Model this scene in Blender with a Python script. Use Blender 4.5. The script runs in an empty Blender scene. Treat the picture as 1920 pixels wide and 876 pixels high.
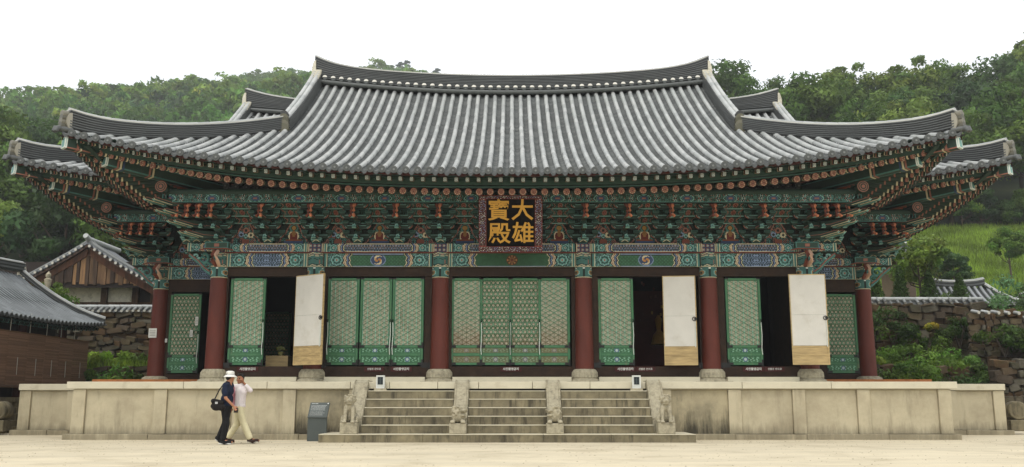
import bpy, math, random
import numpy as np
from mathutils import Vector, Matrix
random.seed(11); np.random.seed(11)
PI = math.pi
SC = bpy.context.scene
COL = SC.collection

# ------------------------------------------------------------------ camera, sky, sun, exposure
cam = bpy.data.objects.new('camera', bpy.data.cameras.new('camera')); COL.objects.link(cam)
cam.location = (0, 0, 1.03)
cam.rotation_euler = (math.radians(90 + 10.23), 0, 0)
cam.data.lens = 32.53; cam.data.sensor_width = 36; cam.data.clip_end = 3000; cam.data.clip_start = .1
SC.camera = cam

SUN_EL, SUN_AZ = math.radians(58), math.radians(205)
w = bpy.data.worlds.new('World'); SC.world = w; w.use_nodes = True
nt = w.node_tree; nt.nodes.clear()
wo = nt.nodes.new('ShaderNodeOutputWorld'); add = nt.nodes.new('ShaderNodeAddShader')
b1 = nt.nodes.new('ShaderNodeBackground'); b2 = nt.nodes.new('ShaderNodeBackground')
sky = nt.nodes.new('ShaderNodeTexSky'); sky.sky_type = 'NISHITA'; sky.sun_disc = False
sky.sun_elevation = SUN_EL; sky.sun_rotation = SUN_AZ
b1.inputs['Strength'].default_value = .05
# a thick even cloud layer, a little brighter overhead
tc = nt.nodes.new('ShaderNodeTexCoord'); sp = nt.nodes.new('ShaderNodeSeparateXYZ')
mr = nt.nodes.new('ShaderNodeMapRange'); mr.inputs['From Min'].default_value = 0; mr.inputs['From Max'].default_value = 1
mr.inputs['To Min'].default_value = 1.13; mr.inputs['To Max'].default_value = 1.45
nt.links.new(tc.outputs['Generated'], sp.inputs[0]); nt.links.new(sp.outputs['Z'], mr.inputs['Value'])
b2.inputs['Color'].default_value = (1, .99, .965, 1)
nt.links.new(mr.outputs[0], b2.inputs['Strength'])
nt.links.new(sky.outputs[0], b1.inputs['Color'])
nt.links.new(b1.outputs[0], add.inputs[0]); nt.links.new(b2.outputs[0], add.inputs[1]); nt.links.new(add.outputs[0], wo.inputs[0])
sun = bpy.data.objects.new('sun', bpy.data.lights.new('sun', 'SUN')); COL.objects.link(sun)
sun.data.energy = 1.3; sun.data.angle = math.radians(22); sun.data.color = (1, .95, .86)
d = Vector((math.sin(SUN_AZ) * math.cos(SUN_EL), math.cos(SUN_AZ) * math.cos(SUN_EL), math.sin(SUN_EL)))
sun.rotation_euler = d.to_track_quat('Z', 'Y').to_euler()
SC.view_settings.view_transform = 'Standard'; SC.view_settings.look = 'None'
SC.view_settings.exposure = 0.0; SC.view_settings.gamma = 1

# ------------------------------------------------------------------ helpers
def lin(h):
    h = h.lstrip('#'); o = []
    for i in (0, 2, 4):
        c = int(h[i:i+2], 16) / 255
        o.append(c / 12.92 if c <= .04045 else ((c + .055) / 1.055) ** 2.4)
    return tuple(o)

def material(name, color=None, rough=.8, var=.2, scale=4., bump=.0, bscale=30., attr=False, stain=None, streak=None, spec=.3,
             translucent=0., worn=None, stretch=(1, 1, 1), growth=None):
    """procedural material: base colour (or the painted colour attribute) varied by noise, with optional stains and worn patches"""
    m = bpy.data.materials.new(name); m.use_nodes = True
    n = m.node_tree.nodes; l = m.node_tree.links
    bs = n['Principled BSDF']; out = n['Material Output']
    bs.inputs['Roughness'].default_value = rough; bs.inputs['Specular IOR Level'].default_value = spec
    tc = n.new('ShaderNodeTexCoord')
    mp = n.new('ShaderNodeMapping'); mp.inputs['Scale'].default_value = stretch
    geo = n.new('ShaderNodeNewGeometry')
    l.new(geo.outputs['Position'], mp.inputs[0])
    if attr:
        a = n.new('ShaderNodeAttribute'); a.attribute_name = 'Col'; base = a.outputs['Color']
    else:
        a = n.new('ShaderNodeRGB'); a.outputs[0].default_value = (*color, 1); base = a.outputs[0]
    nz = n.new('ShaderNodeTexNoise'); nz.inputs['Scale'].default_value = scale; nz.inputs['Detail'].default_value = 6
    nz.inputs['Roughness'].default_value = .6
    l.new(mp.outputs[0], nz.inputs['Vector'])
    r = n.new('ShaderNodeMapRange'); r.inputs['From Min'].default_value = .3; r.inputs['From Max'].default_value = .7
    r.inputs['To Min'].default_value = 1 - var; r.inputs['To Max'].default_value = 1 + var
    l.new(nz.outputs['Fac'], r.inputs['Value'])
    vm = n.new('ShaderNodeVectorMath'); vm.operation = 'SCALE'
    l.new(base, vm.inputs[0]); l.new(r.outputs[0], vm.inputs['Scale']); cur = vm.outputs[0]
    def mix(fac, colr, cur):
        mx = n.new('ShaderNodeMix'); mx.data_type = 'RGBA'
        l.new(fac, mx.inputs['Factor']); l.new(cur, mx.inputs['A']); mx.inputs['B'].default_value = (*colr, 1)
        return mx.outputs['Result']
    for spec_, st in ((stain, (1, 1, 1)), (streak, (1.6, 1.6, .22)), (worn, (1, 1, .35))):
        if spec_:
            colr, sc_, lo, hi, amt = spec_
            mp2 = n.new('ShaderNodeMapping'); mp2.inputs['Scale'].default_value = st; mp2.inputs['Location'].default_value = (3.1, 7.7, sc_)
            l.new(geo.outputs['Position'], mp2.inputs[0])
            n2 = n.new('ShaderNodeTexNoise'); n2.inputs['Scale'].default_value = sc_; n2.inputs['Detail'].default_value = 8; n2.inputs['Roughness'].default_value = .68
            l.new(mp2.outputs[0], n2.inputs['Vector'])
            r2 = n.new('ShaderNodeMapRange'); r2.inputs['From Min'].default_value = lo; r2.inputs['From Max'].default_value = hi
            r2.inputs['To Max'].default_value = amt
            l.new(n2.outputs['Fac'], r2.inputs['Value']); cur = mix(r2.outputs[0], colr, cur)
    if growth:   # lichen and mould creeping up from the wet foot of the stone, ragged streaks
        colr, z0, z1, amt = growth
        mp2 = n.new('ShaderNodeMapping'); mp2.inputs['Scale'].default_value = (2.6, 2.6, .35); l.new(geo.outputs['Position'], mp2.inputs[0])
        n2 = n.new('ShaderNodeTexNoise'); n2.inputs['Scale'].default_value = 1.6; n2.inputs['Detail'].default_value = 9; n2.inputs['Roughness'].default_value = .75; l.new(mp2.outputs[0], n2.inputs['Vector'])
        sx = n.new('ShaderNodeSeparateXYZ'); l.new(geo.outputs['Position'], sx.inputs[0])
        r3 = n.new('ShaderNodeMapRange'); r3.inputs['From Min'].default_value = z1; r3.inputs['From Max'].default_value = z0; r3.inputs['To Max'].default_value = .45; l.new(sx.outputs['Z'], r3.inputs['Value'])
        ad = n.new('ShaderNodeMath'); l.new(n2.outputs['Fac'], ad.inputs[0]); l.new(r3.outputs[0], ad.inputs[1])
        r4 = n.new('ShaderNodeMapRange'); r4.inputs['From Min'].default_value = .66; r4.inputs['From Max'].default_value = .95; r4.inputs['To Max'].default_value = amt; l.new(ad.outputs[0], r4.inputs['Value']); cur = mix(r4.outputs[0], colr, cur)
    l.new(cur, bs.inputs['Base Color'])
    if bump:
        n3 = n.new('ShaderNodeTexNoise'); n3.inputs['Scale'].default_value = bscale; n3.inputs['Detail'].default_value = 5
        l.new(mp.outputs[0], n3.inputs['Vector'])
        bp = n.new('ShaderNodeBump'); bp.inputs['Strength'].default_value = bump; bp.inputs['Distance'].default_value = .02
        l.new(n3.outputs['Fac'], bp.inputs['Height']); l.new(bp.outputs[0], bs.inputs['Normal'])
    if translucent:
        tr = n.new('ShaderNodeBsdfTranslucent'); ms = n.new('ShaderNodeMixShader'); ms.inputs[0].default_value = translucent
        l.new(cur, tr.inputs['Color']); l.new(bs.outputs[0], ms.inputs[1]); l.new(tr.outputs[0], ms.inputs[2]); l.new(ms.outputs[0], out.inputs[0])
    return m

M = {}
M['paint'] = material('painted_timber', attr=True, rough=.75, var=.16, scale=9, bump=.15, bscale=40, worn=((.10, .075, .05), 7, .6, .75, .35))
M['plain'] = material('plain_paint', attr=True, rough=.7, var=.1, scale=6)
M['redpost'] = material('red_column_paint', lin('#58271c'), rough=.6, var=.22, scale=3, bump=.2, bscale=25, worn=(lin('#8a5f50'), 7, .64, .72, .45), stretch=(1, 1, .3))
M['frame'] = material('dark_brown_timber', lin('#2b1c10'), rough=.75, var=.35, scale=5, bump=.25, bscale=30, stain=(lin('#453a30'), 3, .55, .75, .35))
M['door'] = material('green_door_paint', attr=True, rough=.7, var=.14, scale=7, bump=.15, bscale=40, worn=(lin('#7d705a'), 5, .58, .7, .55))
M['tile'] = material('fired_clay_roof_tile', attr=True, rough=.5, var=.09, scale=1.2, bump=.1, bscale=50, spec=.5)
M['plaster'] = material('lime_plaster', lin('#cdc8b6'), rough=.9, var=.12, scale=6, stain=(lin('#77735f'), 5, .5, .7, .6))
M['granite'] = material('cream_granite', lin('#b4aa8f'), rough=.85, var=.08, scale=1.6, bump=.25, bscale=60, stain=(lin('#8b8069'), .9, .45, .7, .65), streak=(lin('#6e6653'), 2.2, .54, .75, .6), growth=(lin('#5d5643'), .1, .55, .6))
M['coping'] = material('pale_granite', lin('#c4bda6'), rough=.85, var=.07, scale=2.5, bump=.2, bscale=60, stain=(lin('#9b9076'), 2.6, .56, .75, .55))
M['mouldy'] = material('mould_streaked_granite', lin('#a89d80'), rough=.9, var=.1, scale=1.6, bump=.25, bscale=60, stain=(lin('#6b6553'), .8, .44, .66, .7), streak=(lin('#3b372d'), 3.0, .58, .72, .6), growth=(lin('#2c2a22'), .15, 1.0, .9))
M['oldstone'] = material('weathered_granite', lin('#827960'), rough=.9, var=.2, scale=5, bump=.45, bscale=45, stain=(lin('#514b3c'), 1.3, .4, .66, .85), streak=(lin('#2e2b23'), 3.2, .50, .68, .8))
M['lionstone'] = material('carved_stone', lin('#a29a83'), rough=.9, var=.2, scale=14, bump=.5, bscale=60, stain=(lin('#5e594a'), 7, .5, .7, .7))
M['rock'] = material('field_stone', attr=True, rough=.95, var=.3, scale=2.5, bump=.8, bscale=12, stain=(lin('#3d4426'), 1.8, .52, .72, .6))
M['earth'] = material('packed_earth', lin('#5b4b38'), rough=1, var=.3, scale=2, bump=.6, bscale=10)
M['leaf'] = material('leaf', attr=True, rough=.6, var=.22, scale=.35, translucent=.35, spec=.2)
M['bark'] = material('bark', lin('#4e443a'), rough=1, var=.3, scale=5, bump=.6, bscale=20, stretch=(1, 1, .2))
M['newwood'] = material('pale_pine', lin('#ab9468'), rough=.6, var=.3, scale=7, stretch=(.3, 1, 2.5), bump=.1)
M['oldboard'] = material('weathered_boards', attr=True, rough=.9, var=.4, scale=6, stretch=(1.5, 1.5, .18), bump=.35, bscale=20, streak=(lin('#2a241f'), 3, .5, .66, .7))
M['paper'] = material('door_paper', lin('#cbc8bf'), rough=.9, var=.05, scale=2.5, stain=(lin('#a8a08c'), 2.2, .55, .8, .5), bump=.1, bscale=8)
M['lacquer'] = material('black_board_paint', lin('#0c0a08'), rough=.95, var=.1, spec=.08)
M['lattpaper'] = material('lattice_paper', lin('#b8ad98'), rough=.95, var=.14, scale=5, stain=(lin('#7c6f5c'), 3, .5, .7, .5))
M['iron'] = material('black_iron', lin('#1d1c1b'), rough=.5, var=.2)
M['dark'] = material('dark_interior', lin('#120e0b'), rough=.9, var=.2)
M['screen'] = material('reed_screen', attr=True, rough=.95, var=.12, scale=20, stretch=(.1, .1, 6), bump=.4, bscale=40)
M['metal'] = material('grey_metal', lin('#4b514e'), rough=.6, var=.05)
M['white'] = material('white_paint', lin('#c9c9c2'), rough=.6, var=.08)
M['deckwood'] = material('orange_deck_boards', lin('#a5683a'), rough=.6, var=.2, scale=6)
M['gold'] = material('gold_paint', lin('#b88a32'), rough=.5, var=.12)
M['cloth'] = material('cloth', attr=True, rough=.95, var=.06, scale=9, bump=.1, bscale=60)
M['skin'] = material('skin', lin('#a87558'), rough=.55, var=.06)

PAL = dict(green='#26382f', dgreen='#151f1a', black='#0e100d', teal='#436e67', lteal='#76a099', salmon='#8a5c4e', orange='#723f30',  # greens set dark so the paint carries the shade under the eaves
           red='#5e2620', cream='#bdb292', blue='#33435f', lblue='#72829c', mgreen='#30523b', white='#c9cfc6', brown='#4a3424')
P = {k: lin(v) for k, v in PAL.items()}

def wloc(o):
    v = Vector((0, 0, 0))
    while o: v = v + o.location; o = o.parent
    return v

def link(name, me, mat=None, parent=None, loc=None, smooth=False):
    o = bpy.data.objects.new(name, me); COL.objects.link(o)
    if parent: o.parent = parent
    if loc is not None: o.location = loc
    if mat:
        me.materials.clear(); me.materials.append(mat)
    if smooth and len(me.polygons): me.polygons.foreach_set('use_smooth', [True] * len(me.polygons))
    return o

def tag(o, label=None, cat=None, group=None, kind=None):
    for k, v in (('label', label), ('category', cat), ('group', group), ('kind', kind)):
        if v: o[k] = v
    return o

def thing(name, label, cat, loc=(0, 0, 0), rz=0, group=None):
    o = bpy.data.objects.new(name, None); COL.objects.link(o)
    o.location = loc; o.rotation_euler = (0, 0, rz); o.empty_display_size = .3
    return tag(o, label, cat, group)

class MB:
    """collects faces with a colour each, and links them as ONE mesh object"""
    def __init__(s): s.v = []; s.f = []; s.c = []; s.m = Matrix.Identity(4); s.sm = []
    def add(s, vs, fs, col=(.5, .5, .5), smooth=False):
        b = len(s.v); m = s.m
        s.v += [tuple(m @ Vector(p)) for p in vs]
        one = not (len(col) and isinstance(col[0], (tuple, list)))
        for i, f in enumerate(fs):
            s.f.append([b + k for k in f]); s.c.append(col if one else col[i]); s.sm.append(smooth)
        return s
    def box(s, x0, y0, z0, x1, y1, z1, col=(.5, .5, .5), edge=None, taper=0):
        t = taper
        vs = [(x0+t, y0+t, z0), (x1-t, y0+t, z0), (x1-t, y1-t, z0), (x0+t, y1-t, z0), (x0, y0, z1), (x1, y0, z1), (x1, y1, z1), (x0, y1, z1)]
        fs = [(0, 3, 2, 1), (4, 5, 6, 7), (0, 1, 5, 4), (1, 2, 6, 5), (2, 3, 7, 6), (3, 0, 4, 7)]
        if not edge: return s.add(vs, fs, col)
        ew, ec = edge
        for f in fs:
            q = [Vector(vs[i]) for i in f]; c = sum(q, Vector()) / 4
            inn = []
            for i in range(4):
                a, p, b_ = q[i], q[i-1], q[(i+1) % 4]
                e1 = (p - a); e2 = (b_ - a)
                inn.append(a + e1.normalized() * min(ew, e1.length * .4) + e2.normalized() * min(ew, e2.length * .4))
            s.add(q + inn, [(4, 5, 6, 7)], col)
            s.add(q + inn, [(i, (i+1) % 4, 4 + (i+1) % 4, 4 + i) for i in range(4)], ec)
        return s
    def beam(s, a, b, w, h, col=(.5, .5, .5), up=(0, 0, 1), edge=None):
        a = Vector(a); b = Vector(b); y = (b - a); L = y.length; y.normalize()
        x = y.cross(Vector(up)).normalized(); z = x.cross(y)
        old = s.m; mm = Matrix((( x[0], y[0], z[0], a[0]), (x[1], y[1], z[1], a[1]), (x[2], y[2], z[2], a[2]), (0, 0, 0, 1)))
        s.m = old @ mm; s.box(-w/2, 0, -h/2, w/2, L, h/2, col, edge); s.m = old
        return s
    def tube(s, pts, r, n=8, col=(.5, .5, .5), caps=True, a0=0, a1=2*PI, up=(0, 0, 1), smooth=True):
        pts = [Vector(p) for p in pts]; rs = r if isinstance(r, (list, tuple)) else [r] * len(pts)
        full = abs(a1 - a0 - 2*PI) < 1e-6; k = n if full else n + 1; vs = []
        for i, p in enumerate(pts):
            t = (pts[min(i+1, len(pts)-1)] - pts[max(i-1, 0)]).normalized()
            u = Vector(up)
            if abs(t.dot(u)) > .98: u = Vector((0, 1, 0))
            x = t.cross(u).normalized(); z = x.cross(t)
            for j in range(k):
                a = a0 + (a1 - a0) * j / n
                vs.append(p + (x * math.cos(a) + z * math.sin(a)) * rs[i])
        fs = []
        for i in range(len(pts) - 1):
            for j in range(n if full else n):
                a = i * k + j; b = i * k + (j + 1) % k
                fs.append((a, b, b + k, a + k))
        s.add(vs, fs, col, smooth)
        if caps:
            s.add(vs[:k], [tuple(range(k))[::-1]], col); s.add(vs[-k:], [tuple(range(k))], col)
        return s
    def lathe(s, prof, n=20, col=(.5, .5, .5), flute=None, c=(0, 0, 0), cols=None):
        vs = []
        for (r, z, fl) in [(p + (0,))[:3] for p in prof]:
            for j in range(n):
                a = 2*PI*j/n; rr = r * (1 + (fl * abs(math.sin(a * flute / 2)) if flute else 0))
                vs.append((c[0] + rr*math.cos(a), c[1] + rr*math.sin(a), c[2] + z))
        for i in range(len(prof)-1):
            s.add(vs, [(i*n+j, i*n+(j+1) % n, (i+1)*n+(j+1) % n, (i+1)*n+j) for j in range(n)], cols[i] if cols else col, True)
        s.add(vs[:n], [tuple(range(n))[::-1]], col); s.add(vs[-n:], [tuple(range(n))], col)
        return s
    def prism(s, poly, y0, y1, col=(.5, .5, .5), rim=None):
        """polygon in x,z extruded along y"""
        n = len(poly)
        vs = [(p[0], y0, p[1]) for p in poly] + [(p[0], y1, p[1]) for p in poly]
        s.add(vs, [tuple(range(n)), tuple(range(2*n-1, n-1, -1))], col)
        s.add(vs, [(i, n+i, n+(i+1) % n, (i+1) % n) for i in range(n)], rim or col)
        return s
    def mesh(s, name, off=(0, 0, 0)):
        me = bpy.data.meshes.new(name)
        me.from_pydata([(a-off[0], b-off[1], c-off[2]) for a, b, c in s.v], [], s.f)
        cols = np.ones((sum(len(f) for f in s.f), 4), np.float32); i = 0
        for f, c in zip(s.f, s.c): cols[i:i+len(f), :3] = c; i += len(f)
        at = me.color_attributes.new('Col', 'FLOAT_COLOR', 'CORNER'); at.data.foreach_set('color', cols.ravel())
        me.polygons.foreach_set('use_smooth', s.sm)
        me.update(); return me
    def build(s, name, mat, parent=None, world=True):
        """vertices given in world space; the object's origin is put at its parent or at its own base centre"""
        a = np.array(s.v); o0 = Vector(((a[:, 0].min()+a[:, 0].max())/2, (a[:, 1].min()+a[:, 1].max())/2, a[:, 2].min()))
        if not world: return link(name, s.mesh(name), mat, parent)
        p = wloc(parent) if parent else Vector((0, 0, 0))
        return link(name, s.mesh(name, o0), mat, parent, o0 - p)

def npmesh(name, V, F, C):
    """numpy quads/tris with a colour per face"""
    me = bpy.data.meshes.new(name); k = F.shape[1]
    me.vertices.add(len(V)); me.vertices.foreach_set('co', V.astype(np.float32).ravel())
    me.loops.add(F.size); me.loops.foreach_set('vertex_index', F.astype(np.int32).ravel())
    me.polygons.add(len(F)); me.polygons.foreach_set('loop_start', np.arange(0, F.size, k, dtype=np.int32)); me.polygons.foreach_set('loop_total', np.full(len(F), k, np.int32))
    at = me.color_attributes.new('Col', 'FLOAT_COLOR', 'CORNER')
    c = np.ones((F.size, 4), np.float32); c[:, :3] = np.repeat(C, k, axis=0); at.data.foreach_set('color', c.ravel())
    me.update(calc_edges=True); me.validate(); return me

def painted_panel(x0, x1, z0, z1, fn, res=.02, surf=None):
    """a sheet facing the court whose colours are painted by fn(u, v) (metres from its lower left corner)"""
    nx = max(2, int((x1-x0)/res)); nz = max(2, int((z1-z0)/res))
    X, Z = np.meshgrid(np.linspace(x0, x1, nx+1), np.linspace(z0, z1, nz+1))
    U = ((X[:-1, :-1]+X[1:, 1:])/2 - x0).ravel(); W_ = ((Z[:-1, :-1]+Z[1:, 1:])/2 - z0).ravel()
    C = fn(U, W_, x1-x0, z1-z0)
    V = np.stack([X.ravel(), np.zeros(X.size), Z.ravel()], 1)
    if surf: V = surf(V)
    i = np.arange((nz+1)*(nx+1)).reshape(nz+1, nx+1)
    F = np.stack([i[:-1, :-1].ravel(), i[:-1, 1:].ravel(), i[1:, 1:].ravel(), i[1:, :-1].ravel()], 1)
    return npmesh('painted', V, F, C)

def text_mesh(s, size, extrude=.004, bold=0., align='CENTER', line=1.0):
    cu = bpy.data.curves.new('writing', 'FONT'); cu.body = s; cu.size = size; cu.extrude = extrude; cu.offset = bold
    cu.align_x = align; cu.align_y = 'CENTER'; cu.space_line = line; cu.resolution_u = 2
    o = bpy.data.objects.new('writing', cu); COL.objects.link(o)
    me = bpy.data.meshes.new_from_object(o.evaluated_get(bpy.context.evaluated_depsgraph_get()))
    bpy.data.objects.remove(o); bpy.data.curves.remove(cu)
    return me

def organic(parts, voxel=.02, smooth=4, col=(.5, .5, .5)):
    """one continuous surface from tapered limbs: parts = (a, b, ra, rb) or (centre, (rx, ry, rz))"""
    mb = MB()
    for p in parts:
        if len(p) == 2:
            c, r = Vector(p[0]), p[1]; vs = []; n, k = 12, 8
            for i in range(k+1):
                th = PI*i/k
                for j in range(n):
                    a = 2*PI*j/n; vs.append((c[0]+r[0]*math.sin(th)*math.cos(a), c[1]+r[1]*math.sin(th)*math.sin(a), c[2]-r[2]*math.cos(th)))
            mb.add(vs, [(i*n+j, i*n+(j+1) % n, (i+1)*n+(j+1) % n, (i+1)*n+j) for i in range(k) for j in range(n)], col)
        else:
            a, b, ra, rb = Vector(p[0]), Vector(p[1]), p[2], p[3]; t = (b-a); L = t.length
            if L < 1e-6: continue
            t.normalize(); pts = []; rs = []
            for q in (80, 50, 20): pts.append(a - t*ra*math.sin(math.radians(q))); rs.append(ra*math.cos(math.radians(q)))
            pts += [a, b]; rs += [ra, rb]
            for q in (20, 50, 80): pts.append(b + t*rb*math.sin(math.radians(q))); rs.append(rb*math.cos(math.radians(q)))
            mb.tube(pts, rs, 10, col)
    me = mb.mesh('organic'); o = bpy.data.objects.new('organic', me); COL.objects.link(o)
    r = o.modifiers.new('r', 'REMESH'); r.mode = 'VOXEL'; r.voxel_size = voxel; r.use_smooth_shade = True
    if smooth:
        s_ = o.modifiers.new('s', 'SMOOTH'); s_.iterations = smooth; s_.factor = .5
    out = bpy.data.meshes.new_from_object(o.evaluated_get(bpy.context.evaluated_depsgraph_get()))
    bpy.data.objects.remove(o); bpy.data.meshes.remove(me)
    c = out.color_attributes.get('Col') or out.color_attributes.new('Col', 'FLOAT_COLOR', 'CORNER')
    n = len(c.data); a = np.ones((n, 4), np.float32); a[:, :3] = col; c.data.foreach_set('color', a.ravel())
    return out

def hash01(i, j=0): return (math.sin(i*127.1 + j*311.7) * 43758.5453) % 1.0
# ------------------------------------------------------------------ the land
def smooth(a, b, x): t = np.clip((x-a)/(b-a), 0, 1); return t*t*(3-2*t)

FARX = np.array([-400, -249, -234, -197, -171, -145, -135, -95, -80, -65, -49.5, -28.6, 0, 60, 400.])
FARZ = np.array([131, 137, 137, 132, 131.5, 137, 142, 151, 151, 150, 155.5, 148, 122, 90, 70.])
def T(x, y):
    x = np.asarray(x, float); y = np.asarray(y, float)
    left = 1 - smooth(-8, 8, x)
    ledge = 2.3 * smooth(38.3, 38.9, y) * np.where(x > -19, 1, smooth(40.5, 41.5, y))
    z = ledge + (4.5 - 2.3) * smooth(42.15, 42.75, y)
    zr = z + .7*smooth(44, 50, y) + np.maximum(0, y-53)*.45 - np.maximum(0, y-112)*.35
    near = np.maximum(0, y-56)*.40
    k = 1 - smooth(-30, -8, x)
    zl_near = z + np.minimum(near, 17) * (.55 + .45*k)
    far = np.interp(x, FARX, FARZ)
    zl = zl_near + (far - zl_near) * np.clip((y-112)/(430-112), 0, 1)**.9
    zl = np.where(y > 430, far - (y-430)*.25, zl)
    r = smooth(0, 26, x)
    out = zl*(1-r) + zr*r
    nz = np.sin(x*.11+1)*np.cos(y*.09)*1.2 + np.sin(x*.031+y*.047)*2.5
    out = out + nz*smooth(60, 110, y)
    return out + .015*np.sin(x*1.3)*np.sin(y*1.7+1)*smooth(42, 46, y)*6

def axis(pieces):
    o = []
    for a, b, s in pieces: o += list(np.arange(a, b, s))
    return np.array(o + [pieces[-1][1]])
gx = axis([(-900, -300, 60), (-300, -60, 10), (-60, 60, 1.5), (60, 300, 10), (300, 900, 60)])
gy = axis([(-200, -10, 30), (-10, 37, 3), (37, 44, .3), (44, 110, 2), (110, 440, 10), (440, 900, 60)])
X, Y = np.meshgrid(gx, gy); Z = T(X, Y)
V = np.stack([X.ravel(), Y.ravel(), Z.ravel()], 1); ny, nx = X.shape
i = np.arange(ny*nx).reshape(ny, nx)
F = np.stack([i[:-1, :-1].ravel(), i[:-1, 1:].ravel(), i[1:, 1:].ravel(), i[1:, :-1].ravel()], 1)
cy = (Y[:-1, :-1] + Y[1:, 1:]).ravel()/2; cx = (X[:-1, :-1] + X[1:, 1:]).ravel()/2
sand, grass, wood = np.array(lin('#c7bca2')), np.array(lin('#5f7430')), np.array(lin('#28351a'))
C = np.where((cy < 37)[:, None], sand, np.where(((cy < 79) & (cx > 0))[:, None], grass, wood))
gm = material('sandy_court_and_slopes', attr=True, rough=1, var=.11, scale=.7, bump=.5, bscale=5, stretch=(.45, 1.5, 1), stain=(lin('#94876b'), .8, .5, .7, .5), worn=(lin('#83785f'), 22, .62, .7, .4))
hm_ = material('hillside_soil', attr=True, rough=1, var=.25, scale=.5, bump=.4, bscale=3, stain=(lin('#4a4a2a'), .25, .5, .75, .5))
court = cy < 37
g = link('ground', npmesh('ground', V, F[court], C[court]), gm, smooth=True); tag(g, kind='structure')
edge = np.where(((cy < 79) & (cx > 4 + 3*np.sin(cy*.4)))[:, None], grass, wood); C = np.where((cy >= 37)[:, None], edge, C)
g = link('hillside', npmesh('hillside', V, F[~court], C[~court]), hm_, smooth=True); tag(g, kind='structure')

# pebbles and scuffs of the court near the camera
rs = np.random.RandomState(3); n = 2600
px = rs.uniform(-16, 16, n); py = 25.2 - 11*rs.uniform(0, 1, n)**1.6; sz = rs.uniform(.005, .02, n)
base = np.array([(0, 0, 1), (1, 0, 0), (0, 1, 0), (-1, 0, 0), (0, -1, 0)], float)
V = (base[None]*sz[:, None, None]*np.array([1, 1, .6]) + np.stack([px, py, np.zeros(n)], 1)[:, None]).reshape(-1, 3)
F = (np.array([(0, 1, 2), (0, 2, 3), (0, 3, 4), (0, 4, 1)])[None] + (np.arange(n)*5)[:, None, None]).reshape(-1, 3)
C = np.repeat(np.array(lin('#9a8c70'))[None]*rs.uniform(.5, 1.3, (n, 1)), 4, 0)
tag(link('gravel', npmesh('gravel', V, F, C), M['plain']), 'scattered small pebbles on the sandy court', 'gravel', kind='stuff')

# ------------------------------------------------------------------ foliage
def leaves(rs, centres, radii, per, size, cols, squash=.8, up=.25):
    """leaf-sized quads over clump spheres"""
    V = []; C = []
    for c, r, col in zip(centres, radii, cols):
        d = rs.normal(size=(per, 3)); d[:, 2] = d[:, 2]*.8 + up; d /= np.linalg.norm(d, axis=1)[:, None]
        rr = r * rs.uniform(.55, 1.1, per)[:, None]
        p = c + d*rr*np.array([1, 1, squash])
        nrm = d + rs.normal(size=(per, 3))*.55; nrm /= np.linalg.norm(nrm, axis=1)[:, None]
        a = np.cross(nrm, rs.normal(size=(per, 3))); a /= np.linalg.norm(a, axis=1)[:, None]; b = np.cross(nrm, a)
        s = size*rs.uniform(.6, 1.35, per)[:, None]
        V.append(np.stack([p-a*s, p-b*s*.45, p+a*s, p+b*s*.45], 1)); C.append(np.clip(col*rs.uniform(.7, 1.35, (per, 1)), 0, 1))
    V = np.concatenate(V).reshape(-1, 3); C = np.concatenate(C); F = np.arange(len(V)).reshape(-1, 4)
    return V, F, C

def crown(rs, R, H, base, nc, per, size, col, flat=1., lo=.65, hi=1.4):
    cen = []; rad = []
    while len(cen) < nc:
        d = rs.uniform(-1, 1, 3); q = np.linalg.norm(d)
        if q > 1 or q < .35: continue
        if d[2] < -.45: continue
        cen.append([d[0]*R, d[1]*R, base + H*.5 + d[2]*H*.5]); rad.append(R*rs.uniform(.2, .42))
    cols = [np.array(col)*rs.uniform(lo, hi)*np.array([rs.uniform(.85, 1.2), 1, rs.uniform(.75, 1.1)]) for _ in cen]
    return leaves(rs, np.array(cen), np.array(rad), per, size, cols, .75*flat)

def limbs(mb, rs, h, r, R, base, n=6):
    lean = rs.uniform(-.04, .04, 2)*h
    top = Vector((lean[0], lean[1], base + (h-base)*.65))
    mid = Vector((lean[0]*.4+rs.uniform(-.1, .1), lean[1]*.4, base*.6))
    mb.tube([(0, 0, -.4), mid, top], [r, r*.75, r*.3], 7)
    for k in range(n):
        a = 2*PI*k/n + rs.uniform(-.4, .4); t = rs.uniform(.25, .9); p0 = mid.lerp(top, t)
        e = Vector((math.cos(a)*R*.75, math.sin(a)*R*.75, p0[2] + (h-base)*rs.uniform(.12, .4)))
        m_ = p0.lerp(e, .5) + Vector((0, 0, -.05*h))
        mb.tube([p0, m_, e], [r*.42, r*.27, r*.1], 5)

LEAFC = [lin('#55702f'), lin('#3f5a28'), lin('#647a38'), lin('#3a5230'), lin('#4d682c')]
TREES = []
for k, (h, R, b) in enumerate([(10, 3.4, 3.0), (9, 3.8, 2.4), (11.5, 3.3, 3.4), (8.5, 3.0, 2.2), (10.5, 4.1, 2.8)]):
    rs = np.random.RandomState(40+k)
    V, F, C = crown(rs, R, h-b, b, 46, 150, .24, LEAFC[k])
    mb = MB(); limbs(mb, rs, h, .24, R, b, 8)
    tm = mb.mesh('trunk'); tm.materials.append(M['bark'])
    cm = npmesh('crown', V, F, C); cm.materials.append(M['leaf'])
    TREES.append((tm, cm, h))
def plant_tree(name, x, y, k, s, rz, label, group, cat='tree', z=None):
    t = thing(name, label, cat, (x, y, float(T(x, y)) if z is None else z), rz, group)
    t.scale = (s, s, s*(.92+.16*hash01(x, y)))
    link('trunk', TREES[k][0], None, t); link('crown', TREES[k][1], None, t)
    return t
ORD = ['first', 'second', 'third', 'fourth', 'fifth', 'sixth', 'seventh', 'eighth', 'ninth', 'tenth', 'eleventh', 'twelfth', 'thirteenth', 'fourteenth']
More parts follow.
